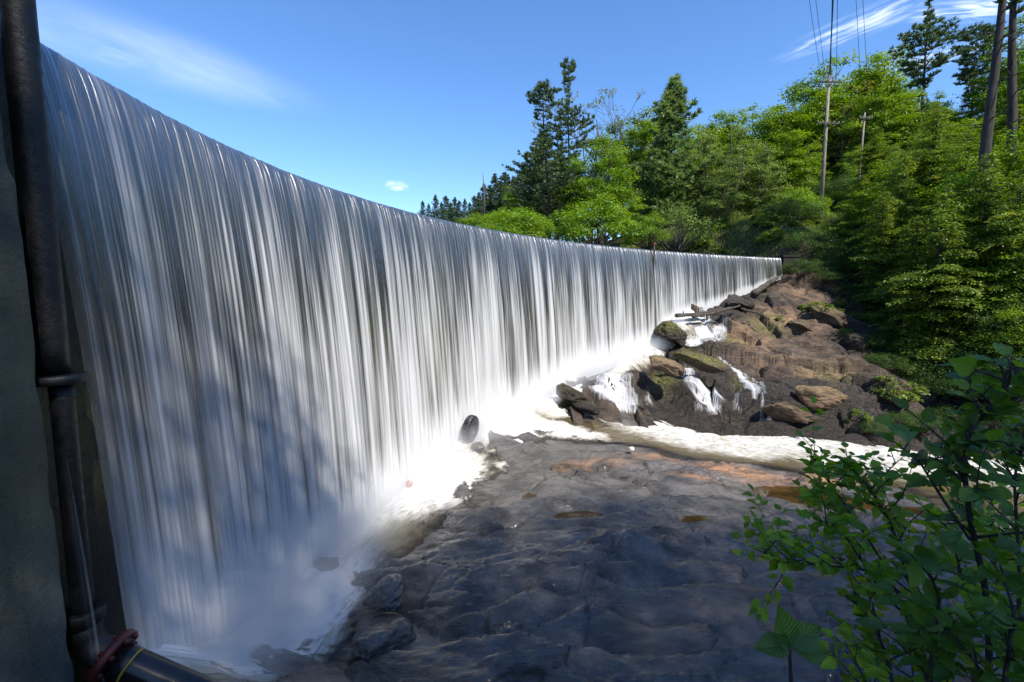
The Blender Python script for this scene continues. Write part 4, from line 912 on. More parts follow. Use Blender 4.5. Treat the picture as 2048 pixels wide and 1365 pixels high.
def broadleaf(name, seed, mat, h=10.0, cr=2.8, base=0.25, clumps=70, per=110, leaf=0.20, top=1.0, spread=0.62, bark='bark', gaps=0.0, trunk_r=0.16, round_=0.5, stems=1):
    rng = np.random.default_rng(seed); root = empty(name, (0, 0, 0))
    A = Acc(); zc0, zc1 = base * h, h * top; C = []
    while len(C) < clumps:
        u = rng.uniform(-1, 1, 3)
        q = np.hypot(u[0], u[1]); zz = (u[2] + 1) / 2
        lim = (1 - abs(2 * zz - 0.85) ** 2.2 * round_ - 0.15 * rng.random()) if zz > 0.42 else (0.78 + 0.5 * zz)
        if q > lim or q < lim * 0.25 * rng.random(): continue
        lob = 1 + 0.22 * math.sin(3 * math.atan2(u[1], u[0]) + seed) + 0.16 * math.sin(5 * zz * 3 + seed)
        C.append((u[0] * cr * lob, u[1] * cr * lob, zc0 + (zc1 - zc0) * zz))
    C = np.array(C)
    for s_ in range(stems):
        o = rng.normal(0, 0.12 * (stems > 1), 2)
        tp = np.array([rng.normal(0, cr * 0.12) + o[0] * 6, rng.normal(0, cr * 0.12) + o[1] * 6, h * 0.9])
        limb(A, np.array([o[0], o[1], -0.6]), tp, trunk_r / math.sqrt(stems), trunk_r * 0.15, rng.normal(0, 0.15, 3) * (1, 1, 0), rng, 9, 10)
    for c in C[rng.permutation(clumps)[:int(clumps * 0.6)]]:
        z0 = max(base * h * 0.7, c[2] - np.hypot(c[0], c[1]) * rng.uniform(0.5, 1.0)); z0 = min(z0, h * 0.85)
        limb(A, np.array([0, 0, z0]), c, trunk_r * 0.36 * (1 - z0 / h * 0.6), 0.012, np.array([0, 0, -0.25]), rng, 5, 6)
    A.build('trunk', M[bark], root)
    P, Nn, T = [], [], []
    for c in C:
        r = cr * rng.uniform(0.20, 0.36) * spread / 0.62; n = int(per * rng.uniform(0.6, 1.35) * (1 if rng.random() > gaps else 0.3))
        d = unit(rng.normal(size=(n, 3))); d[:, 2] = np.where(d[:, 2] < -0.25, -d[:, 2] * 0.5, d[:, 2])
        q = c + d * r * (rng.random((n, 1)) ** 0.42) * np.array([1.15, 1.15, 0.72]) * (1 + 0.25 * rng.normal(size=(n, 1)))
        q[:, 2] -= 0.10 * (np.hypot(d[:, 0], d[:, 1]) ** 2) * r
        P.append(q); Nn.append(unit(d * 0.8 + np.array([0, 0, 0.75]) + rng.normal(0, 0.5, (n, 3)))); T.append(np.clip(rng.normal(0.45 + rng.normal(0, 0.12), 0.2, n), 0, 1))
    P, Nn, T = np.concatenate(P), np.concatenate(Nn), np.concatenate(T)
    V, F = leaf_cards(P, Nn, leaf * rng.uniform(0.7, 1.3, len(P)), leaf * rng.uniform(0.5, 0.85, len(P)), rng=rng)
    crown_mesh('crown', V, F, T, M[mat], root); root['h'] = h; return root

def pine(name, seed, h=10.0, first=0.35, blen=1.7, whorl=0.36, tuft=0.26, mat='pine', bark='dark_bark', trunk_r=0.13, shape='irregular', dens=1.0, up=0.12, lean=0.0, dead=0.0, flat=0.5):
    rng = np.random.default_rng(seed); root = empty(name, (0, 0, 0)); A = Acc(); P, D, T = [], [], []
    ln = np.array([lean, lean * 0.3, 0]); axis = lambda z: ln * (z / h) * h + np.array([0.05 * math.sin(z * 0.8 + seed), 0.05 * math.cos(z * 0.7), z])
    A.add(*tube([axis(z) for z in np.linspace(-0.6, h, 16)], np.linspace(trunk_r, 0.012, 16), 9))
    z = first * h
    if dead:                                                                   # bare stubs below the crown
        for k in range(int(12 * dead)):
            zz = rng.uniform(0.12, first + 0.15) * h; a = rng.uniform(0, 6.28); b = axis(zz); l = rng.uniform(0.25, 0.9); A.add(*tube([b, b + l * np.array([math.cos(a), math.sin(a), 0.1])], [0.02, 0.006], 4))
    while z < h * 0.985:
        f = (z - first * h) / (h * (1 - first))
        if shape == 'irregular': env = (0.62 + 0.5 * math.sin(f * 9 + seed)) * min(1.0, (1 - f) * 2.2 + 0.12) * min(1, 0.55 + f * 2)
        elif shape == 'umbrella': env = (0.35 + 0.95 * f) * min(1.0, (1 - f) * 4 + 0.35)
        else: env = (1 - f) ** 0.8 * (0.85 + 0.2 * math.sin(f * 17 + seed)) + 0.03
        nb = int(rng.integers(4, 7)) if shape != 'irregular' else int(rng.integers(2, 6)); a0 = rng.uniform(0, 6.28)
        for k in range(nb):
            a = a0 + k * 6.283 / nb + rng.normal(0, 0.25); l = blen * env * rng.uniform(0.5, 1.2)
            if l < 0.08: continue
            b = axis(z + rng.normal(0, 0.05)); d = np.array([math.cos(a), math.sin(a), 0]); rise = up + 0.45 * f * (shape == 'cone') + rng.normal(0, 0.08)
            tt = np.linspace(0, 1, 7)[:, None]; Q = b + d * l * tt + np.array([0, 0, 1]) * l * (rise * tt + (0.16 if shape != 'cone' else 0.1) * tt ** 2.5)
            A.add(*tube(Q, np.linspace(0.05 * min(1, l), 0.006, 7) * (trunk_r / 0.13) * 0.55, 4, False))
            nt = max(3, int(l * 15 * dens)); side = np.array([-math.sin(a), math.cos(a), 0])
            for m in range(nt):
                s0 = rng.uniform(0.30, 1.02) if shape != 'cone' else rng.uniform(0.12, 1.02)
                q = b + d * l * s0 + np.array([0, 0, 1]) * l * (rise * s0 + 0.16 * s0 ** 2.5); w = (1.05 - s0 * 0.75) * l * 0.42
                o = rng.uniform(-1, 1); q = q + side * o * w + np.array([0, 0, rng.uniform(-0.03, 0.09)]); dirn = unit(d * 0.7 + side * o * 0.9 + np.array([0, 0, 0.55]))
                nn = 9; dd = unit(dirn + rng.normal(0, 0.55, (nn, 3)) * np.array([1, 1, flat])); P.append(q + dd * tuft * 0.42); D.append(dd); T.append(np.full(nn, np.clip(rng.normal(0.45, 0.2), 0, 1)))
        z += whorl * rng.uniform(0.6, 1.4) * (1.0 if f < 0.8 else 0.6)
    A.build('trunk', M[bark], root); P, D, T = np.concatenate(P), np.concatenate(D), np.concatenate(T)
    N_ = unit(np.cross(D, rng.normal(size=D.shape))); V, F = leaf_cards(P, N_, tuft * rng.uniform(0.8, 1.3, len(P)), tuft * 0.22, D, rng, 0.0)
    crown_mesh('crown', V, F, T, M[mat], root); root['h'] = h; return root

def hemlock(name, seed, h=10.0, first=0.04, blen=2.6, step=0.17, mat='hemlock', dens=1.0, leafl=0.17, droop=0.30):
    rng = np.random.default_rng(seed); root = empty(name, (0, 0, 0)); A = Acc(); P, D, Nn, T = [], [], [], []
    A.add(*tube([(0.04 * math.sin(z), 0.04 * math.cos(z * 1.3), z) for z in np.linspace(-0.6, h, 12)], np.linspace(0.14, 0.01, 12), 8))
    z = first * h
    while z < h * 0.99:
        f = (z - first * h) / (h * (1 - first)); env = (1 - f) ** 0.65 * (0.72 + 0.34 * math.sin(f * 11 + seed) * math.cos(f * 5 + seed * 2)) + 0.04; 
        for k in range(2 + (f < 0.7)):
            a = rng.uniform(0, 6.28); l = blen * env * rng.uniform(0.35, 1.35)
            if l < 0.1: continue
            d = np.array([math.cos(a), math.sin(a), 0.0]); s = np.array([-d[1], d[0], 0]); b = np.array([0, 0, z]); rise = rng.uniform(0.05, 0.30); dr = droop * rng.uniform(0.7, 1.3)
            curve = lambda t: b + d * l * t + np.array([0, 0, 1.0]) * l * (rise * t - dr * t ** 2.2)
            A.add(*tube([curve(t) for t in np.linspace(0, 1, 6)], np.linspace(0.025 * max(l, 0.4), 0.004, 6), 4, False))
            nt = max(5, int(l * 11 * dens)); t0 = rng.normal(0.45, 0.16)
            for m in range(nt):
                t = (m + rng.random()) / nt * 0.94 + 0.08; sl = l * (1.05 - t) * 0.42 * rng.uniform(0.6, 1.2) + 0.12
                for sg in (-1, 1):
                    tw = unit(d * 0.75 + s * sg * 0.8 + np.array([0, 0, -0.12])); nl = max(2, int(sl / leafl * 1.5))
                    u = (np.arange(nl) + rng.random(nl)) / nl
                    q = curve(t) + tw * (u[:, None] * sl) + np.array([0, 0, -1.0]) * (0.22 * sl * u[:, None] ** 2) + rng.normal(0, 0.055, (nl, 3))
                    P.append(q); D.append(unit(tw + s * sg * rng.normal(0, 0.45, (nl, 1)) + rng.normal(0, 0.15, (nl, 3)))); Nn.append(unit(np.array([0, 0, 1.0]) + d * 0.15 + rng.normal(0, 0.5, (nl, 3)))); T.append(np.clip(rng.normal(t0 + 0.22 * (t - 0.5), 0.16, nl), 0, 1))
        z += step * rng.uniform(0.6, 1.4)
    A.build('trunk', M['dark_bark'], root); P, D, Nn, T = map(np.concatenate, (P, D, Nn, T))
    V, F = leaf_cards(P, Nn, leafl * rng.uniform(0.7, 1.3, len(P)), leafl * 0.42, D, rng, 0.1)
    crown_mesh('crown', V, F, T, M[mat], root); root['h'] = h; return root

def shrub(name, seed, mat, h=2.0, r=1.5, clumps=34, per=130, leaf=0.12, parts='foliage'):
    rng = np.random.default_rng(seed); root = empty(name, (0, 0, 0)); A = Acc(); P, Nn, T = [], [], []
    for k in range(clumps):
        a = rng.uniform(0, 6.28); e = math.asin(rng.uniform(0.0, 1.0)); q = rng.uniform(0.62, 1.0)
        c = np.array([math.cos(a) * math.cos(e) * r * q, math.sin(a) * math.cos(e) * r * q, h * (0.12 + 0.86 * math.sin(e) * q) * rng.uniform(0.8, 1.08)])
        limb(A, np.array([rng.normal(0, 0.08), rng.normal(0, 0.08), -0.3]), c, 0.03 * h / 2, 0.005, np.array([0, 0, 0.2]), rng, 5, 5)
        n = int(per * rng.uniform(0.6, 1.3)); d = unit(rng.normal(size=(n, 3))); d[:, 2] = np.where(d[:, 2] < -0.3, -d[:, 2], d[:, 2]); rr = r * rng.uniform(0.24, 0.40)
        P.append(c + d * rr * rng.random((n, 1)) ** 0.45 * np.array([1, 1, 0.8])); Nn.append(unit(d + np.array([0, 0, 0.6]) + rng.normal(0, 0.5, (n, 3)))); T.append(np.clip(rng.normal(0.45 + rng.normal(0, 0.12), 0.2, n), 0, 1))
    A.build('stems' if False else 'stem', M['bark'], root); P, Nn, T = map(np.concatenate, (P, Nn, T))
    V, F = leaf_cards(P, Nn, leaf * rng.uniform(0.7, 1.3, len(P)), leaf * rng.uniform(0.45, 0.7, len(P)), rng=rng)
    crown_mesh('foliage', V, F, T, M[mat], root); root['h'] = h; return root

def bare_tree(name, seed, h=10.0):
    rng = np.random.default_rng(seed); root = empty(name, (0, 0, 0)); A = Acc(); tips = []
    def grow(p, d, l, r, k):
        q = p + d * l + rng.normal(0, 0.03 * l, 3); A.add(*tube([p, (p + q) / 2 + rng.normal(0, 0.03 * l, 3), q], [r, r * 0.8, r * 0.6], 6 if k < 3 else 4, False))
        if k >= 5: tips.append(q); return
        for _ in range(2 + (rng.random() < 0.5)): grow(q, unit(d + rng.normal(0, 0.42, 3) + np.array([0, 0, 0.18])), l * rng.uniform(0.6, 0.82), r * 0.6, k + 1)
    grow(np.array([0, 0, -0.5]), np.array([0, 0, 1.0]), h * 0.36, 0.11, 0); A.build('trunk', M['bark'], root)
    tips = np.array(tips); n = len(tips); rep_ = np.repeat(tips, 5, 0) + rng.normal(0, 0.07, (n * 5, 3))
    V, F = leaf_cards(rep_, unit(rng.normal(size=rep_.shape)), 0.16, 0.09, rng=rng); crown_mesh('crown', V, F, np.clip(rng.normal(0.5, 0.2, len(rep_)), 0, 1), M['gold'], root)
    root['h'] = h; return root

K = {}
K['broad'] = [broadleaf('broadleaf_tree', s, 'broad', cr=c, base=b, clumps=120, per=135, leaf=0.185) for s, c, b in ((1, 2.7, 0.08), (2, 2.3, 0.12), (3, 2.9, 0.06))]
K['tallshade'] = [broadleaf('broadleaf_tree', 9, 'broad', cr=2.6, base=0.22, clumps=150, per=95, leaf=0.10, spread=0.66)]
K['maple'] = [broadleaf('maple_tree', s, 'maple', cr=2.7, base=0.06, clumps=100, per=140, leaf=0.175, spread=0.62) for s in (4, 5)]
K['willow'] = [broadleaf('willow_tree', s, 'willow', cr=2.0, base=0.03, clumps=110, per=140, leaf=0.14, round_=0.75, stems=3, gaps=0.15) for s in (6, 7)]
K['gold'] = [broadleaf('slender_tree', 8, 'gold', cr=1.5, base=0.3, clumps=55, per=60, leaf=0.20, gaps=0.3, round_=0.7)]
K['tallpine'] = [pine('pine_tree', 11, first=0.30, blen=2.0, dead=1), pine('pine_tree', 12, first=0.16, blen=2.5, lean=-0.07, dead=1, whorl=0.30)]
K['farpine'] = [pine('pine_tree', s, first=0.08, blen=2.6, shape='cone', tuft=0.30, dens=1.0, whorl=0.40) for s in (13, 14, 19)]
K['softpine'] = [pine('pine_tree', 15, first=0.03, blen=2.5, shape='cone', mat='softpine', tuft=0.34, dens=1.15, whorl=0.40, up=0.26, flat=0.9)]
K['flatpine'] = [pine('pine_tree', 16, first=0.36, blen=1.9, shape='irregular', whorl=0.34, dead=0.8, dens=1.3), pine('pine_tree', 18, first=0.42, blen=1.7, shape='umbrella', whorl=0.42, dead=0.6, dens=1.3)]
K['bigtrunk'] = [pine('pine_tree', 17, h=10, first=0.42, blen=1.5, trunk_r=0.125, dead=1.6, dens=1.0)]
K['hemlock'] = [hemlock('hemlock_tree', s, blen=b, step=0.09, dens=1.1, leafl=0.14) for s, b in ((21, 3.0), (22, 3.3), (23, 2.7))]
K['shrub'] = [shrub('shrub', s, 'maple', clumps=46, per=200, leaf=0.085) for s in (31, 32)]
K['weed'] = [shrub('weed_clump', 33, 'weed', h=2.0, r=1.5, clumps=22, per=60, leaf=0.26)]
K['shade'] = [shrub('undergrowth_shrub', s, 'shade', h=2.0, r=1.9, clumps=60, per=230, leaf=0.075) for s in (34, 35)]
K['greyshrub'] = [shrub('shrub', 36, 'willow', clumps=30, per=60)]
K['bare'] = [bare_tree('bare_tree', 41)]
USED = {}
def plant(kind, x, y, z, height, label, cat, group=None, v=0, wide=1.0, rot=None, tilt=0.0):
    src = K[kind][v % len(K[kind])]
    o = src if src.name not in USED else copy_tree(src)
    USED[src.name] = 1
    o.location = (x, y, z); s = height / src['h']; o.scale = (s * wide, s * wide, s); o.rotation_euler = (0, tilt, (x * 7.13 + y * 3.7) % 6.28 if rot is None else rot)
    return tag(o, label, cat, group)
def stand(kind, px, top, Y, label, cat='tree', group=None, v=0, wide=1.0, rot=None, base=None, tilt=0.0):
    """A tree at depth Y in the column px of the photograph, as tall as the row `top` asks."""
    g = at_y(px, base if base else 500, Y); x = g[0]; z = float(ground_h(np.array([x]), np.array([float(Y)]))[0]) - 0.1
    if base: z = g[2]
    t = at_y(px, top, Y); return plant(kind, x, Y, z, t[2] - z, label, cat, group, v, wide, rot, tilt)

# --- far shore
for k, (px, top, Y) in enumerate([(846, 402, 150), (872, 390, 145), (893, 392, 150), (910, 394, 140), (930, 398, 135), (950, 392, 125), (968, 368, 115), (990, 348, 105), (1008, 345, 100), (1028, 352, 100), (1048, 330, 95), (918, 402, 128), (884, 404, 135), (858, 408, 140), (902, 405, 130), (940, 405, 122), (958, 385, 112), (980, 372, 104), (1000, 370, 98), (1018, 358, 95), (1040, 345, 92), (1062, 335, 90), (1015, 385, 88), (1045, 375, 86)]):
    stand('farpine', px, top, Y, ['shortest far pine, where the tree line meets the crest of the dam' if k == 0 else 'dark far pine in the row of conifers behind the crest of the dam'][0] , group='far pines behind the dam crest' if k else None, v=k, wide=1.0 + 0.15 * (k % 3), base=455 if True else 450)
def snag():
    p = at_y(968, 430, 98); o = empty('dead_trunk', tuple(p), 'bare grey dead trunk standing up among the far conifers', 'dead tree')
    V, F = tube([(0, 0, -2), (0.1, 0, 4), (-0.2, 0, 8.6)], [0.28, 0.2, 0.05], 7); mesh('trunk', V, F, M['bark'], o)
snag()
stand('tallpine', 1100, 172, 60, 'tall leaning pine with ragged one sided branches left of the straight pine', v=1, rot=0.3, base=470, wide=1.05)
stand('tallpine', 1134, 122, 66, 'tallest straight pine with open tiers of branches above the lake shore', v=0, rot=1.0, base=470, wide=0.80)
stand('farpine', 1070, 300, 70, 'dark ragged pine in the shadow of the leaning tall pine', v=1, wide=1.5, base=470)
stand('farpine', 1085, 262, 68, 'dark pine crown filling the gap left of the straight pine', base=470, wide=1.3, v=2)
stand('softpine', 1118, 300, 70, 'soft dark pine low between the two tall pines', base=470, wide=1.2)
stand('willow', 1182, 236, 72, 'grey green crown right behind the straight pine', base=465, wide=1.3, v=0)
stand('willow', 1232, 226, 74, 'grey green crown showing above the bright maple', base=465, wide=1.3, v=1, rot=2)
stand('broad', 1325, 225, 74, 'green crown behind the pointed top of the broad young pine', base=465, wide=1.2, v=0)
stand('bare', 1245, 165, 72, 'sparse bare branched tree showing above the bright maple', base=460, wide=1.1)
stand('bare', 1195, 215, 72, 'thin half bare tree between the straight pine and the bright maple', base=460, wide=0.9)
stand('willow', 1290, 200, 68, 'grey green tree behind the broad young pine', v=1, base=460, wide=1.25)
stand('maple', 1208, 262, 55, 'bright yellow green maple glowing in front of the dark conifers', base=478, wide=1.1, v=0, rot=2)
stand('hemlock', 1150, 300, 60, 'dense conifer left of the bright maple', base=478, wide=1.2, v=0)
stand('broad', 1278, 245, 62, 'dark green broadleaf tree between the bright maple and the broad young pine', base=478, wide=1.0, v=1)
stand('softpine', 1338, 158, 56, 'broad young pine with a pointed leader and soft blue green needles', base=470, wide=1.25)
stand('maple', 1022, 372, 72, 'small bright maple behind the low shoreline shrub', v=1, base=470)
stand('shrub', 968, 428, 58, 'small sunny shrub at the far left end of the shoreline bushes', 'shrub', v=0, base=480, wide=1.5)
stand('shrub', 996, 424, 62, 'sunny shrub just behind the low wide shoreline shrub', 'shrub', v=1, base=480, wide=1.5)
stand('shrub', 1026, 415, 47, 'low wide yellow green shrub at the lake edge nearest the open water', 'shrub', v=0, base=492, wide=1.45)
stand('shrub', 1085, 430, 48, 'small yellow green shrub joined to the low wide shoreline shrub', 'shrub', v=1, base=492, wide=0.9)
stand('shrub', 1190, 388, 46, 'large round green shrub at the lake edge under the bright maple', 'shrub', v=1, base=492, wide=1.2)
stand('maple', 1260, 382, 52, 'little bright sapling right of the large round shrub', v=0, base=492, wide=0.8)
stand('shrub', 1297, 428, 46, 'low green shrub beside the grey twiggy thicket at the shore', 'shrub', v=0, base=496, wide=0.9)
stand('greyshrub', 1352, 405, 47, 'grey twiggy thicket at the shore below the broad young pine', 'shrub', base=500, wide=1.0)
stand('willow', 1405, 232, 56, 'pale green willow next to the broad young pine', v=0, base=475, wide=0.95)
stand('willow', 1472, 238, 53, 'tallest pale green willow in the middle of the willow clump', v=1, base=480, wide=1.1)
stand('willow', 1520, 262, 51, 'pale willow with thin stems at the right of the willow clump', v=0, base=480, wide=1.0, rot=1)
stand('willow', 1440, 300, 50, 'small pale willow in front of the willow clump', v=1, base=485, wide=1.1, rot=4)
stand('shrub', 1590, 374, 50, 'round dark green shrub left of the utility pole', 'shrub', v=0, base=452, wide=1.0)
# --- broadleaf wall behind the poles
BW = [(1395, 240, 82, 'broad', 0, 1.0, 'deep green tree crown peeping over the pale willow next to the young pine'), (1432, 228, 84, 'broad', 1, 1.0, 'deep green crown behind the middle of the willow clump'), (1490, 212, 80, 'broad', 2, 1.1, 'dark green broadleaf tree behind the tallest willow'),
      (1545, 200, 76, 'broad', 0, 1.15, 'large dark green broadleaf tree at the left shoulder of the hill forest'), (1590, 165, 78, 'broad', 1, 1.2, 'full green tree rising left of the utility pole'), (1642, 118, 78, 'broad', 2, 1.1, 'tall green tree crown directly behind the top of the utility pole'),
      (1738, 92, 76, 'broad', 0, 1.1, 'tall rounded green tree right of the power lines, its crown against the sky'), (1700, 150, 70, 'gold', 0, 1.3, 'slender golden green tree between the two poles'), (1672, 190, 66, 'gold', 0, 1.0, 'thin yellowish tree right beside the utility pole'),
      (1750, 150, 66, 'maple', 1, 0.9, 'bright yellow green tree behind the short leaning pole'), (1790, 180, 66, 'willow', 0, 1.1, 'pale green tree under the flat topped pine'), (1850, 185, 64, 'maple', 0, 0.9, 'bright green tree right of the flat topped pine trunk'),
      (1905, 195, 62, 'willow', 1, 1.0, 'soft green tree below the small flat topped pine'), (1950, 150, 60, 'broad', 1, 1.0, 'green tree crown behind the pair of thick dark trunks'), (2005, 30, 58, 'broad', 2, 1.0, 'tall bright broadleaf tree behind the pair of thick dark trunks'), (2060, 40, 50, 'broad', 0, 1.0, 'green broadleaf tree right of the pair of thick dark trunks'),
      (1560, 300, 66, 'broad', 1, 1.1, 'dark green tree low in the gap left of the utility pole'), (1620, 300, 64, 'broad', 0, 1.0, 'dark green tree in the hollow behind the utility pole'), (1690, 290, 60, 'maple', 1, 0.8, 'bright green young tree between the foot of the two poles'), (1745, 300, 58, 'maple', 0, 0.9, 'bright green young tree right of the short leaning pole')]
for (px, top, Y, kd, v, w, lab) in BW: stand(kd, px, top, Y, lab, v=v, wide=w)
SKY = np.array([(1380, 250), (1480, 225), (1540, 210), (1580, 180), (1640, 135), (1740, 110), (1780, 160), (1860, 200), (1950, 180), (1990, 70), (2100, 50)])
rngf = np.random.default_rng(19)
for k in range(78):
    px = rngf.uniform(1385, 2100); Y = rngf.uniform(56, 92); f = (Y - 56) / 36; top = np.interp(px, SKY[:, 0], SKY[:, 1]) + 14 + (1 - f) * rngf.uniform(30, 190)
    if 1600 < px < 1760 and Y < 62: continue
    kd = ('broad', 'broad', 'maple', 'willow', 'broad', 'hemlock')[k % 6]; g = at_y(px, 500, Y); zz = float(base_h(g[0], Y)); hh = at_y(px, top, Y)[2] - zz
    if hh < 4: continue
    stand(kd, px, top, Y, {'broad': 'green broadleaf tree crowded among others in the hill forest', 'maple': 'bright yellow green tree crowded among others in the hill forest', 'willow': 'pale green tree crowded among others in the hill forest', 'hemlock': 'dark hemlock crowded among broadleaf trees in the hill forest'}[kd], group=kd + ' trees filling the hill forest', v=k, wide=1.25)
for k in range(60):
    px = rngf.uniform(1540, 2090); Y = rngf.uniform(44, 66); g = at_y(px, 500, Y); zz = float(base_h(g[0], Y))
    if 1590 < px < 1670 and Y < 51: continue
    plant('shade' if k % 3 else 'shrub', g[0], Y, zz - 0.2, rngf.uniform(1.6, 3.6), 'leafy shrub filling the floor of the hill forest', 'shrub', 'shrubs on the forest floor', v=k, wide=1.2)
stand('flatpine', 1818, -8, 62, 'tall flat topped pine with tiered crooked branches against the sky', v=0, rot=1.3)
stand('flatpine', 1915, 62, 64, 'smaller umbrella shaped pine against the sky on the hill', v=1, rot=0.4)
def big_pine(px, py, Y, label, s):
    g = at_y(px, py, Y); o = plant('bigtrunk', g[0], Y, g[2] - 2.5, 25, label, 'tree', 'pair of thick dark pine trunks', rot=s, tilt=0.035)
big_pine(1978, 270, 30, 'thicker dark pine trunk leaning right, left one of the close pair', 1.0)
big_pine(2022, 270, 33, 'thinner dark pine trunk, right one of the close pair', 2.6)
# --- hemlocks on the right bank
HB = [(1795, 300, 36, 0, 1.0, 'dark hemlock at the left front of the right bank beside the short pole'), (1850, 215, 38, 1, 1.0, 'tall sunlit hemlock below the flat topped pine'), (1760, 380, 35, 2, 1.1, 'small dark hemlock nearest the end of the dam'), (1915, 255, 33, 2, 1.1, 'broad sunlit hemlock in the middle of the right bank'),
      (1965, 300, 29, 0, 1.05, 'feathery hemlock in front of the pair of thick trunks'), (2030, 330, 27, 1, 0.9, 'dark hemlock at the far right of the bank'), (1880, 380, 29, 0, 1.1, 'small feathery hemlock leaning over the ravine'), (1830, 430, 31, 2, 1.2, 'low dark hemlock above the ravine beside the outcrop'), (2075, 220, 30, 2, 1.0, 'tall hemlock cut by the right edge of the view')]
for (px, top, Y, v, w, lab) in HB: stand('hemlock', px, top, Y, lab, v=v, wide=w)
stand('maple', 1925, 290, 30.5, 'leafy tree with big bright leaves between the hemlocks of the right bank', v=1, wide=0.55)
for (px, top, Y, kd, v, lab) in [(1770, 300, 44, 'broad', 0, 'round leafy tree among the hemlocks just right of the short pole'), (1835, 265, 42, 'maple', 0, 'bright leafy tree between the two tallest hemlocks'), (1905, 300, 39, 'broad', 1, 'green leafy tree in the middle of the hemlock bank'), (1990, 260, 37, 'maple', 1, 'bright leafy tree below the pair of thick trunks'), (2045, 300, 33, 'broad', 2, 'green leafy tree at the right end of the hemlock bank'), (1960, 430, 30.5, 'broad', 0, 'low leafy tree hanging over the shaded ravine')]:
    stand(kd, px, top, Y, lab, v=v, wide=1.0)
rngh = np.random.default_rng(8)
for k, (px, py, Y, h) in enumerate([(1690, 520, 40.5, 4.0), (1735, 500, 39.5, 5.5), (1780, 560, 36.5, 5.0), (1830, 560, 34.5, 6.0), (1880, 590, 32, 5.5), (1930, 600, 30, 6.0), (1985, 600, 28.5, 6.5), (2040, 620, 27, 6.5), (1860, 660, 30, 3.6), (1920, 700, 28, 3.8), (1990, 720, 26, 4.2), (2050, 760, 24.6, 4.5), (1720, 440, 44, 6.0), (1775, 420, 42, 7.0), (1825, 400, 40, 7.5), (1890, 420, 37, 7.5), (1950, 420, 34.5, 8.0), (2010, 440, 32, 8.0), (2060, 420, 30, 8.5), (1745, 380, 50, 8.5), (1860, 330, 48, 9.0), (1940, 330, 44, 9.0), (2030, 320, 40, 9.5)]):
    g = at_y(px, py, Y); z = float(base_h(g[0], Y)); plant('hemlock', g[0], Y, z - 0.15, h * rngh.uniform(0.85, 1.15), 'feathery hemlock crowded on the steep right bank', 'tree', 'hemlocks crowding the right bank', v=k, wide=1.35) if k % 5 not in (1, 3) else plant('broad' if k % 2 else 'maple', g[0], Y, z - 0.15, h * rngh.uniform(0.85, 1.15), 'leafy tree crowded among the hemlocks on the steep right bank', 'tree', 'leafy trees crowding the right bank', v=k, wide=1.5)
# --- undergrowth on the right bank and the lake shore
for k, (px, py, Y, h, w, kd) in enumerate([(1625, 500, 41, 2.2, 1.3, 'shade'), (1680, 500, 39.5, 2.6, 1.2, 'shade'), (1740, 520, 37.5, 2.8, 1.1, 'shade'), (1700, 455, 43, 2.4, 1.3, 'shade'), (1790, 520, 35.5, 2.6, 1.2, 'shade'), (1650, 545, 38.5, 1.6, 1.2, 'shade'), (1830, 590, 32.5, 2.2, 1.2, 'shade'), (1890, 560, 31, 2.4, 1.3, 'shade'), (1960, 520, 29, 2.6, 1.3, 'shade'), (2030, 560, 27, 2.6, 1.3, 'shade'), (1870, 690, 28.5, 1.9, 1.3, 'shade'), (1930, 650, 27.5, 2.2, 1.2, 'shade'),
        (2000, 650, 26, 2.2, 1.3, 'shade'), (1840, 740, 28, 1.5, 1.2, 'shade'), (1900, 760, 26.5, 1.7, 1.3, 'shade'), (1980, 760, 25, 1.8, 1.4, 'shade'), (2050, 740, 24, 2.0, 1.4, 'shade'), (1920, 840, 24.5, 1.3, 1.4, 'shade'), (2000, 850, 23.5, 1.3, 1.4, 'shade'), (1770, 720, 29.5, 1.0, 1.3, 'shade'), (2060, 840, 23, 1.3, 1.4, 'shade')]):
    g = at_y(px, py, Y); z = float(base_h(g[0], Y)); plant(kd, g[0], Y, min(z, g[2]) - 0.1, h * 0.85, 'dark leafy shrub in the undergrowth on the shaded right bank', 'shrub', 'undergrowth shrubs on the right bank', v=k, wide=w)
rngp = np.random.default_rng(77)
for k in range(46):
    px = rngp.uniform(1270, 1640); Y = rngp.uniform(43.0, 49.0); g = at_y(px, 500, Y); z = float(base_h(g[0], Y))
    if z < 3.0: continue
    plant('weed' if k % 3 else 'shrub', g[0], Y, z - 0.05, rngp.uniform(0.5, 1.2), 'low sunny weed clump on the grassy lake bank beyond the dam', 'plant', 'weed clumps on the lake bank', v=k, wide=1.2)
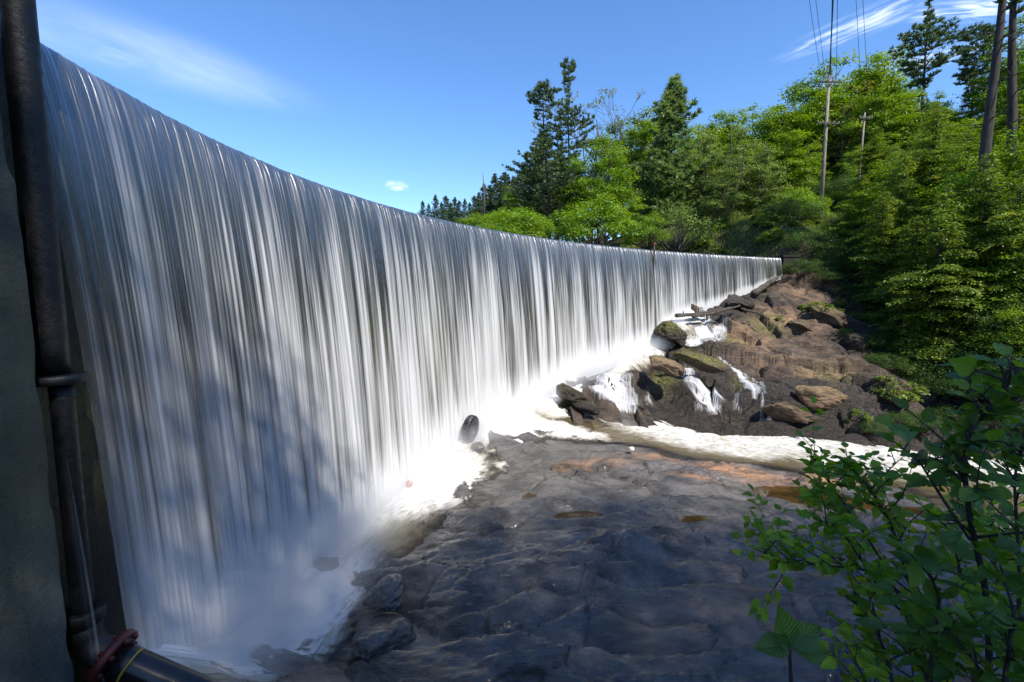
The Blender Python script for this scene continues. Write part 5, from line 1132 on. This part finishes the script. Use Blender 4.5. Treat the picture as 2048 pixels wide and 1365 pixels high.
# plants rooted on the outcrop
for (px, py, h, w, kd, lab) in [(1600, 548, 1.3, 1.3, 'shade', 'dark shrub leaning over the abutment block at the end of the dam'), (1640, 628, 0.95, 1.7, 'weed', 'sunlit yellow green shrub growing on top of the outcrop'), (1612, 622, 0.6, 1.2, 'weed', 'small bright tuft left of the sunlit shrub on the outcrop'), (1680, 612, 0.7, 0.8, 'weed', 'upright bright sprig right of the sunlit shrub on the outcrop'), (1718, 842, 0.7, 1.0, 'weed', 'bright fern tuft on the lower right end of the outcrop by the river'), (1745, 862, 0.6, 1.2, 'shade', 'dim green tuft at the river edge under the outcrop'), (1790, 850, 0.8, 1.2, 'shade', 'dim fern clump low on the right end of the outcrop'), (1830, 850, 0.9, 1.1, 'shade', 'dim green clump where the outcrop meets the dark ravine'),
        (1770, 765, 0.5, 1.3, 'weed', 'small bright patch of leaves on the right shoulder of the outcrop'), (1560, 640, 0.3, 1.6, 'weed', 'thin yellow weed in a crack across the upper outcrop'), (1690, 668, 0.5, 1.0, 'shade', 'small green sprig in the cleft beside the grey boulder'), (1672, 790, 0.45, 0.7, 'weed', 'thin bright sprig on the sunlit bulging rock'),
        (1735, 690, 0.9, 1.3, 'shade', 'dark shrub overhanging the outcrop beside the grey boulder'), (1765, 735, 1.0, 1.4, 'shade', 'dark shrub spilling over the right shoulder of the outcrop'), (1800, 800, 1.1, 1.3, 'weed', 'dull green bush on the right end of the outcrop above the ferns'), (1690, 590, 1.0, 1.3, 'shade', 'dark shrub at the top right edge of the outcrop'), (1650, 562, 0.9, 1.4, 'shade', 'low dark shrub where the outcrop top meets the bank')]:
    p = on_ground(px, py, outcrop_h, 20, 45); plant(kd, p[0], p[1], p[2] - 0.08, h, lab, 'plant', wide=w)
def grass():
    rng = np.random.default_rng(5); n = 26000; px = rng.uniform(1240, 1700, n); Y = rng.uniform(42, 53, n); x = at_y(0, 500, 1.0)[0] * 0 + (px - 1024) / (FPX * CP + 180 * SP) * Y; z = base_h(x, Y)
    k = z > 3.15; x, Y, z = x[k], Y[k], z[k]; n = len(x); h = rng.uniform(0.15, 0.5, n); a = rng.uniform(0, 6.28, n)
    D = unit(np.stack([np.cos(a) * 0.35, np.sin(a) * 0.35, np.ones(n)], 1)); N_ = unit(np.cross(D, rng.normal(size=(n, 3))))
    V, F = leaf_cards(np.stack([x, Y, z + h * 0.4], 1), N_, h, 0.05 + 0 * h, D, rng, 0.0)
    o = crown_mesh('grass', V, F, rng.random(n), M['weed'], None); tag(o, kind='stuff')
grass()
for kd in list(K):
    for src in K[kd]:
        if src.name not in USED and kd != 'tallshade':
            for ch in list(src.children): bpy.data.objects.remove(ch)
            bpy.data.objects.remove(src)

# ------------------------------------------------------------------ poles and wires
def utility_pole(px0, py0, px1, py1, Y, arms, label, r0, r1):
    b = at_y(px0, py0, Y); t = at_y(px1, py1, Y); o = empty('utility_pole', tuple(b), label, 'utility pole'); d = t - b
    V, F = tube([np.array([0, 0, -1.0]) + 0 * d, d * 0.5, d], [r0, (r0 + r1) / 2, r1], 14); mesh('pole', V, F, M['pole_wood'], o); ends = []
    for (f, w, tilt) in arms:
        c = d * f; L = np.array([w / 2 * math.cos(0.25), w / 2 * math.sin(0.25), w / 2 * tilt]); off = np.array([0, -r0 * 1.6, 0])
        A, Fb = box(-w / 2, w / 2, -0.06, 0.06, -0.08, 0.08); Rz = np.array(Matrix.Rotation(0.25, 3, 'Z') @ Matrix.Rotation(-tilt, 3, 'Y')); arm = mesh('crossarm', A @ Rz.T + c + off, Fb, M['drift'], o, False)
        for s in (-0.94, -0.5, 0.5, 0.94):
            q = c + off + L * s; V, F = tube([q + (0, 0, 0.08), q + (0, 0, 0.14), q + (0, 0, 0.24)], [0.035, 0.06, 0.03], 8); mesh('insulator', V, F, simple('porcelain', (0.4, 0.38, 0.34), 0.3) if 'porcelain' not in bpy.data.materials else bpy.data.materials['porcelain'], arm); ends.append(b + q + np.array([0, 0, 0.24]))
    return b + d, ends
top1, e1 = utility_pole(1641, 432, 1659, 150, 50.0, [(0.94, 2.75, 0.09), (0.655, 2.9, 0.06)], 'tall weathered wooden utility pole with two crossarms on the grassy bank', 0.20, 0.13)
top2, e2 = utility_pole(1715, 392, 1730, 226, 56.0, [(0.93, 1.9, 0.10)], 'shorter leaning utility pole with one crossarm among the bright trees', 0.13, 0.09)
def wire(p, q, r, sag, label):
    q = np.array(p) + (np.array(q) - np.array(p)) * 3.0; t = np.linspace(0, 1, 60)[:, None]; P = np.array(p) * (1 - t) + np.array(q) * t; P[:, 2] -= (4 * sag * t * (1 - t))[:, 0]; c = P.mean(0); V, F = tube(P - c, r, 6); o = mesh('power_line', V, F, M['rubber']); o.location = c; tag(o, label, 'wire', 'power lines overhead')
def over(px, Y=34.0): return at_y(px, -60, Y)
wire(top1, over(1669), 0.050, 0.1, 'thick bundled cable running from the top of the tall pole overhead')
wire(top1 + np.array([0.12, 0, -0.5]), over(1666), 0.030, 0.1, 'cable hugging the left side of the thick bundled cable')
wire(e1[2], over(1676), 0.020, 0.3, 'thin wire just right of the thick bundled cable')
wire(e1[0], over(1612), 0.016, 0.4, 'leftmost thin wire over the trees'); wire(e1[1], over(1626), 0.016, 0.4, 'second thin wire left of the thick bundled cable')
wire(e2[1], over(1710), 0.016, 0.4, 'thin slanting wire right of the thick bundled cable, inner one'); wire(e2[2], over(1724), 0.016, 0.4, 'outermost thin slanting wire right of the thick bundled cable')

# ------------------------------------------------------------------ trees on the hill behind the camera that shade the slab and the near part of the fall
for k, (x, y, top) in enumerate([(10.5, -18.5, 38.5), (15, -18.5, 38.5), (19.5, -19, 37.5), (24, -17.5, 38), (28.5, -18, 37.5), (33, -17.5, 38), (37.5, -18, 37), (42, -18, 38), (47, -18, 37), (52, -17, 38), (12.5, -13.5, 32.5), (17.5, -13, 32), (22.5, -13, 33), (27.5, -13, 33), (32.5, -13, 33), (37.5, -13, 32), (43, -13, 33), (5.5, -18, 36)]):
    z = float(base_h(x, y)) - 0.3; src = K['tallshade'][0]
    o = src if k == 0 else copy_tree(src); s = (top - z) / src['h']; o.location = (x, y, z); o.scale = (s * 0.62, s * 0.62, s); o.rotation_euler = (0, 0, k * 1.9)
    tag(o, 'tall leafy tree on the hill behind the camera shading the rock slab', 'tree', 'shade trees behind the camera')

# ------------------------------------------------------------------ leafy shrubs right in front of the camera
def big_leaf_material(name, dark, light, tr):
    t = NT(name); uv = t.sep(t.uv()); a = t.attr('tint')
    v = t.math('ABSOLUTE', t.math('SUBTRACT', uv[1], 0.5))
    rib = t.math('SINE', t.math('MULTIPLY', t.math('SUBTRACT', uv[0], t.math('MULTIPLY', v, 0.55)), 58.0))
    mid = t.mapr(v, 0.0, 0.03, 1.0, 0.0)
    c = t.mix(a, dark, light); c = t.mix(t.math('MULTIPLY', t.mapr(rib, 0.75, 1.0), 0.35), c, light); c = t.mix(t.math('MULTIPLY', mid, 0.5), c, (0.16, 0.22, 0.08))
    h = t.math('ADD', t.math('MULTIPLY', rib, -0.5), t.math('MULTIPLY', mid, -1.5)); b = t.bump(h, 0.45, 0.003)
    s = t.bsdf(c, 0.36, b, Specular_IOR_Level=0.45)
    hs = t.n('ShaderNodeHueSaturation', i_Hue=0.485, i_Saturation=1.1, i_Value=2.2, i_Color=c).outputs[0]
    return t.done(t.mixsh(tr, s, t.n('ShaderNodeBsdfTranslucent', i_Color=hs, i_Normal=b).outputs[0]))
M['alder'] = big_leaf_material('alder_leaf', (0.045, 0.10, 0.016), (0.14, 0.26, 0.03), 0.38)
M['tender'] = big_leaf_material('tender_leaf', (0.09, 0.19, 0.016), (0.27, 0.44, 0.04), 0.45)
M['twig'] = simple('twig_bark', (0.055, 0.04, 0.03), 0.7, 0.3, 60)
def big_leaves(L, nu=11, nv=7, wide=0.36, curl=0.16, teeth=True):
    """L: list of (base, direction, normal, length, tint). One gridded leaf each, folded on its midrib."""
    u = np.linspace(0, 1, nu)[:, None]; v = np.linspace(-1, 1, nv)[None, :]
    prof = (np.sin(np.pi * np.clip(u, 0, 1) ** 0.78) ** 0.95) * (1.12 - 0.35 * u); prof[-1] = 0.0; prof[0] = 0.02
    V, T, U = [], [], []
    rng = np.random.default_rng(8)
    for (p, d, n, l, ti) in L:
        d = unit(np.array(d, float)); n = np.array(n, float); n = unit(n - d * (n @ d)); s = np.cross(n, d)
        w = wide * l * prof * (1 + (0.10 * (np.arange(nu) % 2)[:, None] - 0.05) * (np.abs(v) > 0.9)) * rng.uniform(0.85, 1.12)
        fold = 0.30 * np.abs(v) * w + 0.06 * l * np.sin(v * 3 + u * 5 + rng.uniform(0, 6)) * np.abs(v) * 0.5; c = -curl * rng.uniform(0.2, 1.9) * l * u ** 2
        Q = np.array(p) + d * (u * l)[..., None] + s * (v * w)[..., None] + n * (fold + c)[..., None]
        V.append(Q.reshape(-1, 3)); T.append(np.full(nu * nv, ti)); U.append(np.stack([np.broadcast_to(u, (nu, nv)), np.broadcast_to(v * 0.5 + 0.5, (nu, nv))], -1).reshape(-1, 2))
    F = np.concatenate([grid_faces(nu, nv) + i * nu * nv for i in range(len(L))])
    return np.concatenate(V), F, np.concatenate(T), np.concatenate(U)
def spline(P, n):
    P = np.array(P, float); t = np.linspace(0, len(P) - 1, n); Q = np.stack([np.interp(t, np.arange(len(P)), P[:, k]) for k in range(3)], 1)
    for _ in range(3): Q[1:-1] = (Q[:-2] + 2 * Q[1:-1] + Q[2:]) / 4
    return Q
def leafy(name, label, stems, mat, leaf, seed, twigs=1.0, sparse=1.0, r0=0.011, extra_up=0.35, tint=(0.1, 0.9)):
    rng = np.random.default_rng(seed); b0 = stems[0][0]; base = np.array(b0); root = empty(name, tuple(base), label, 'shrub'); A = Acc(); L = []
    def foliate(Q, l0, r, depth):
        n = len(Q); t = np.gradient(Q, axis=0)
        A.add(*tube(Q - base, np.linspace(r, r * 0.35, n), 6))
        ln = np.linalg.norm(np.diff(Q, axis=0), axis=1).sum(); k = max(2, int(ln / (leaf * 0.62) * sparse)); side = rng.choice([-1, 1])
        for i in range(k):
            f = l0 + (1 - l0) * (i + rng.random() * 0.5) / k; j = min(n - 1, int(f * (n - 1))); tg = unit(t[j]); sd = unit(np.cross(tg, np.array([0, 0, 1.0])) + 1e-6); side = -side
            d = unit(tg * 0.55 + sd * side * 0.9 + rng.normal(0, 0.30, 3) + np.array([0, 0, -0.10])); nrm = unit(np.array([0, 0, 1.0]) + rng.normal(0, 0.42, 3) + np.array([0.15, -0.35, 0]))
            p = Q[j] + d * leaf * 0.16; A.add(*tube([Q[j] - base, p - base], r * 0.28, 4, False)); L.append((p - base, d, nrm, leaf * rng.uniform(0.35, 1.3) * (1 - 0.3 * (f > 0.93)), rng.uniform(*tint)))
        tg = unit(t[-1]); L.append((Q[-1] - base, unit(tg + rng.normal(0, 0.2, 3)), unit(np.array([0, -0.3, 1.0]) + rng.normal(0, 0.3, 3)), leaf * 0.8, rng.uniform(*tint)))
        if depth < 2:
            for i in range(int(ln / 0.17 * twigs * (1 if depth == 0 else 0.5))):
                f = rng.uniform(l0 + 0.02, 0.95); j = int(f * (n - 1)); tg = unit(t[j]); d = unit(tg * 0.5 + rng.normal(0, 0.7, 3) * np.array([1, 1, 0.5]) + np.array([0, 0, extra_up])); l = rng.uniform(0.12, 0.34) * (1 - 0.5 * f)
                q = [Q[j], Q[j] + d * l * 0.5 + rng.normal(0, 0.015, 3), Q[j] + d * l + np.array([0, 0, -0.02])]; foliate(spline(q, 10), 0.2, r * 0.5, depth + 1)
    for st, l0, r in [(s[0:-2] if False else s[1], s[2], s[3]) for s in stems]: foliate(spline(st, 34), l0, r, 0)
    A.build('stem', M['twig'], root)
    V, F, T, U = big_leaves(L); mesh('foliage', V, F, M[mat], root, uv=U, point={'tint': T}); return root
P3 = lambda *a: [at_y(*q) for q in a]
b = at_y(1975, 1500, 1.45)
leafy('alder_shrub', 'dark stemmed shrub with broad serrated leaves rising tall at the edge of the rock', [
    (b, P3((1980, 1500, 1.45), (1977, 1194, 1.5), (1941, 1048, 1.5), (1927, 936, 1.5), (1938, 863, 1.5), (1986, 807, 1.5), (2060, 715, 1.5)), 0.22, 0.011),
    (b, P3((2030, 1480, 1.5), (2040, 1150, 1.6), (2028, 960, 1.7), (2050, 860, 1.75)), 0.2, 0.008),
    (b, P3((1940, 1080, 1.5), (1880, 990, 1.55), (1840, 925, 1.6), (1790, 885, 1.62)), 0.35, 0.006),
    (b, P3((1900, 1500, 1.3), (1860, 1330, 1.35), (1880, 1200, 1.4), (1850, 1120, 1.4)), 0.2, 0.008),
    (b, P3((2000, 1500, 1.25), (2010, 1350, 1.25), (2030, 1230, 1.3), (2000, 1130, 1.35)), 0.15, 0.008)], 'alder', 0.080, 3, twigs=2.6)
b = at_y(1870, 1480, 1.7)
leafy('leafy_shrub', 'sprawling shrub with small fresh green leaves and long side shoots over the slab', [
    (b, P3((1870, 1480, 1.7), (1830, 1200, 1.75), (1780, 1040, 1.8), (1730, 965, 1.85), (1690, 925, 1.9)), 0.25, 0.008),
    (b, P3((1840, 1300, 1.7), (1770, 1130, 1.8), (1690, 1010, 1.9), (1650, 955, 1.95), (1622, 908, 2.0)), 0.35, 0.006),
    (b, P3((1900, 1260, 1.6), (1740, 1140, 1.7), (1640, 1130, 1.8), (1570, 1125, 1.85), (1515, 1100, 1.9)), 0.25, 0.006),
    (b, P3((1880, 1300, 1.6), (1760, 1180, 1.7), (1690, 1070, 1.8), (1640, 1040, 1.85)), 0.3, 0.006),
    (b, P3((1800, 1500, 1.4), (1780, 1330, 1.5), (1740, 1230, 1.6), (1690, 1190, 1.65)), 0.25, 0.007),
    (b, P3((1950, 1400, 1.6), (1930, 1180, 1.8), (1900, 1060, 1.9), (1830, 1000, 1.95)), 0.2, 0.007),
    (b, P3((2040, 1400, 1.7), (2000, 1200, 1.9), (1980, 1080, 2.0), (1960, 1020, 2.05)), 0.2, 0.007),
    (b, P3((1900, 1500, 1.45), (1880, 1400, 1.45), (1840, 1290, 1.5), (1800, 1260, 1.55)), 0.2, 0.007),
    (b, P3((1960, 1500, 1.35), (1960, 1400, 1.35), (1950, 1300, 1.4), (1900, 1230, 1.45)), 0.1, 0.007),
    (b, P3((2060, 1500, 1.4), (2060, 1380, 1.4), (2030, 1290, 1.45), (1990, 1240, 1.5)), 0.1, 0.007),
    (b, P3((1760, 1520, 1.35), (1760, 1420, 1.4), (1720, 1340, 1.45), (1690, 1300, 1.5)), 0.2, 0.006),
    (b, P3((2080, 1300, 1.8), (2060, 1150, 1.9), (2020, 1070, 2.0), (1960, 1040, 2.05)), 0.1, 0.007)], 'tender', 0.052, 5, twigs=2.6, sparse=1.3)
def seedling():
    base = at_y(1580, 1480, 1.15); root = empty('alder_seedling', tuple(base), 'small seedling with five large ribbed leaves at the bottom edge of the slab', 'plant'); tip = at_y(1578, 1290, 1.15) - base
    V, F = tube(spline([np.zeros(3), tip * 0.55 + (0.006, 0, 0), tip], 12), np.linspace(0.007, 0.004, 12), 8); mesh('stem', V, F, M['twig'], root)
    for (d, n, l) in [((-0.12, 0.10, 0.55), (0.1, -0.85, 0.45), 0.098), ((0.75, 0.15, 0.32), (-0.2, -0.7, 0.7), 0.10), ((-0.95, 0.05, -0.12), (0, -0.45, 0.9), 0.088), ((0.95, 0.05, -0.18), (0, -0.45, 0.9), 0.115), ((-0.55, -0.1, 0.42), (0.3, -0.8, 0.5), 0.055)]:
        V, F, T, U = big_leaves([(tip, d, n, l * 1.08, 0.2)], 21, 11, 0.38, 0.10); mesh('leaf', V, F, M['alder'], root, uv=U, point={'tint': T})
seedling()
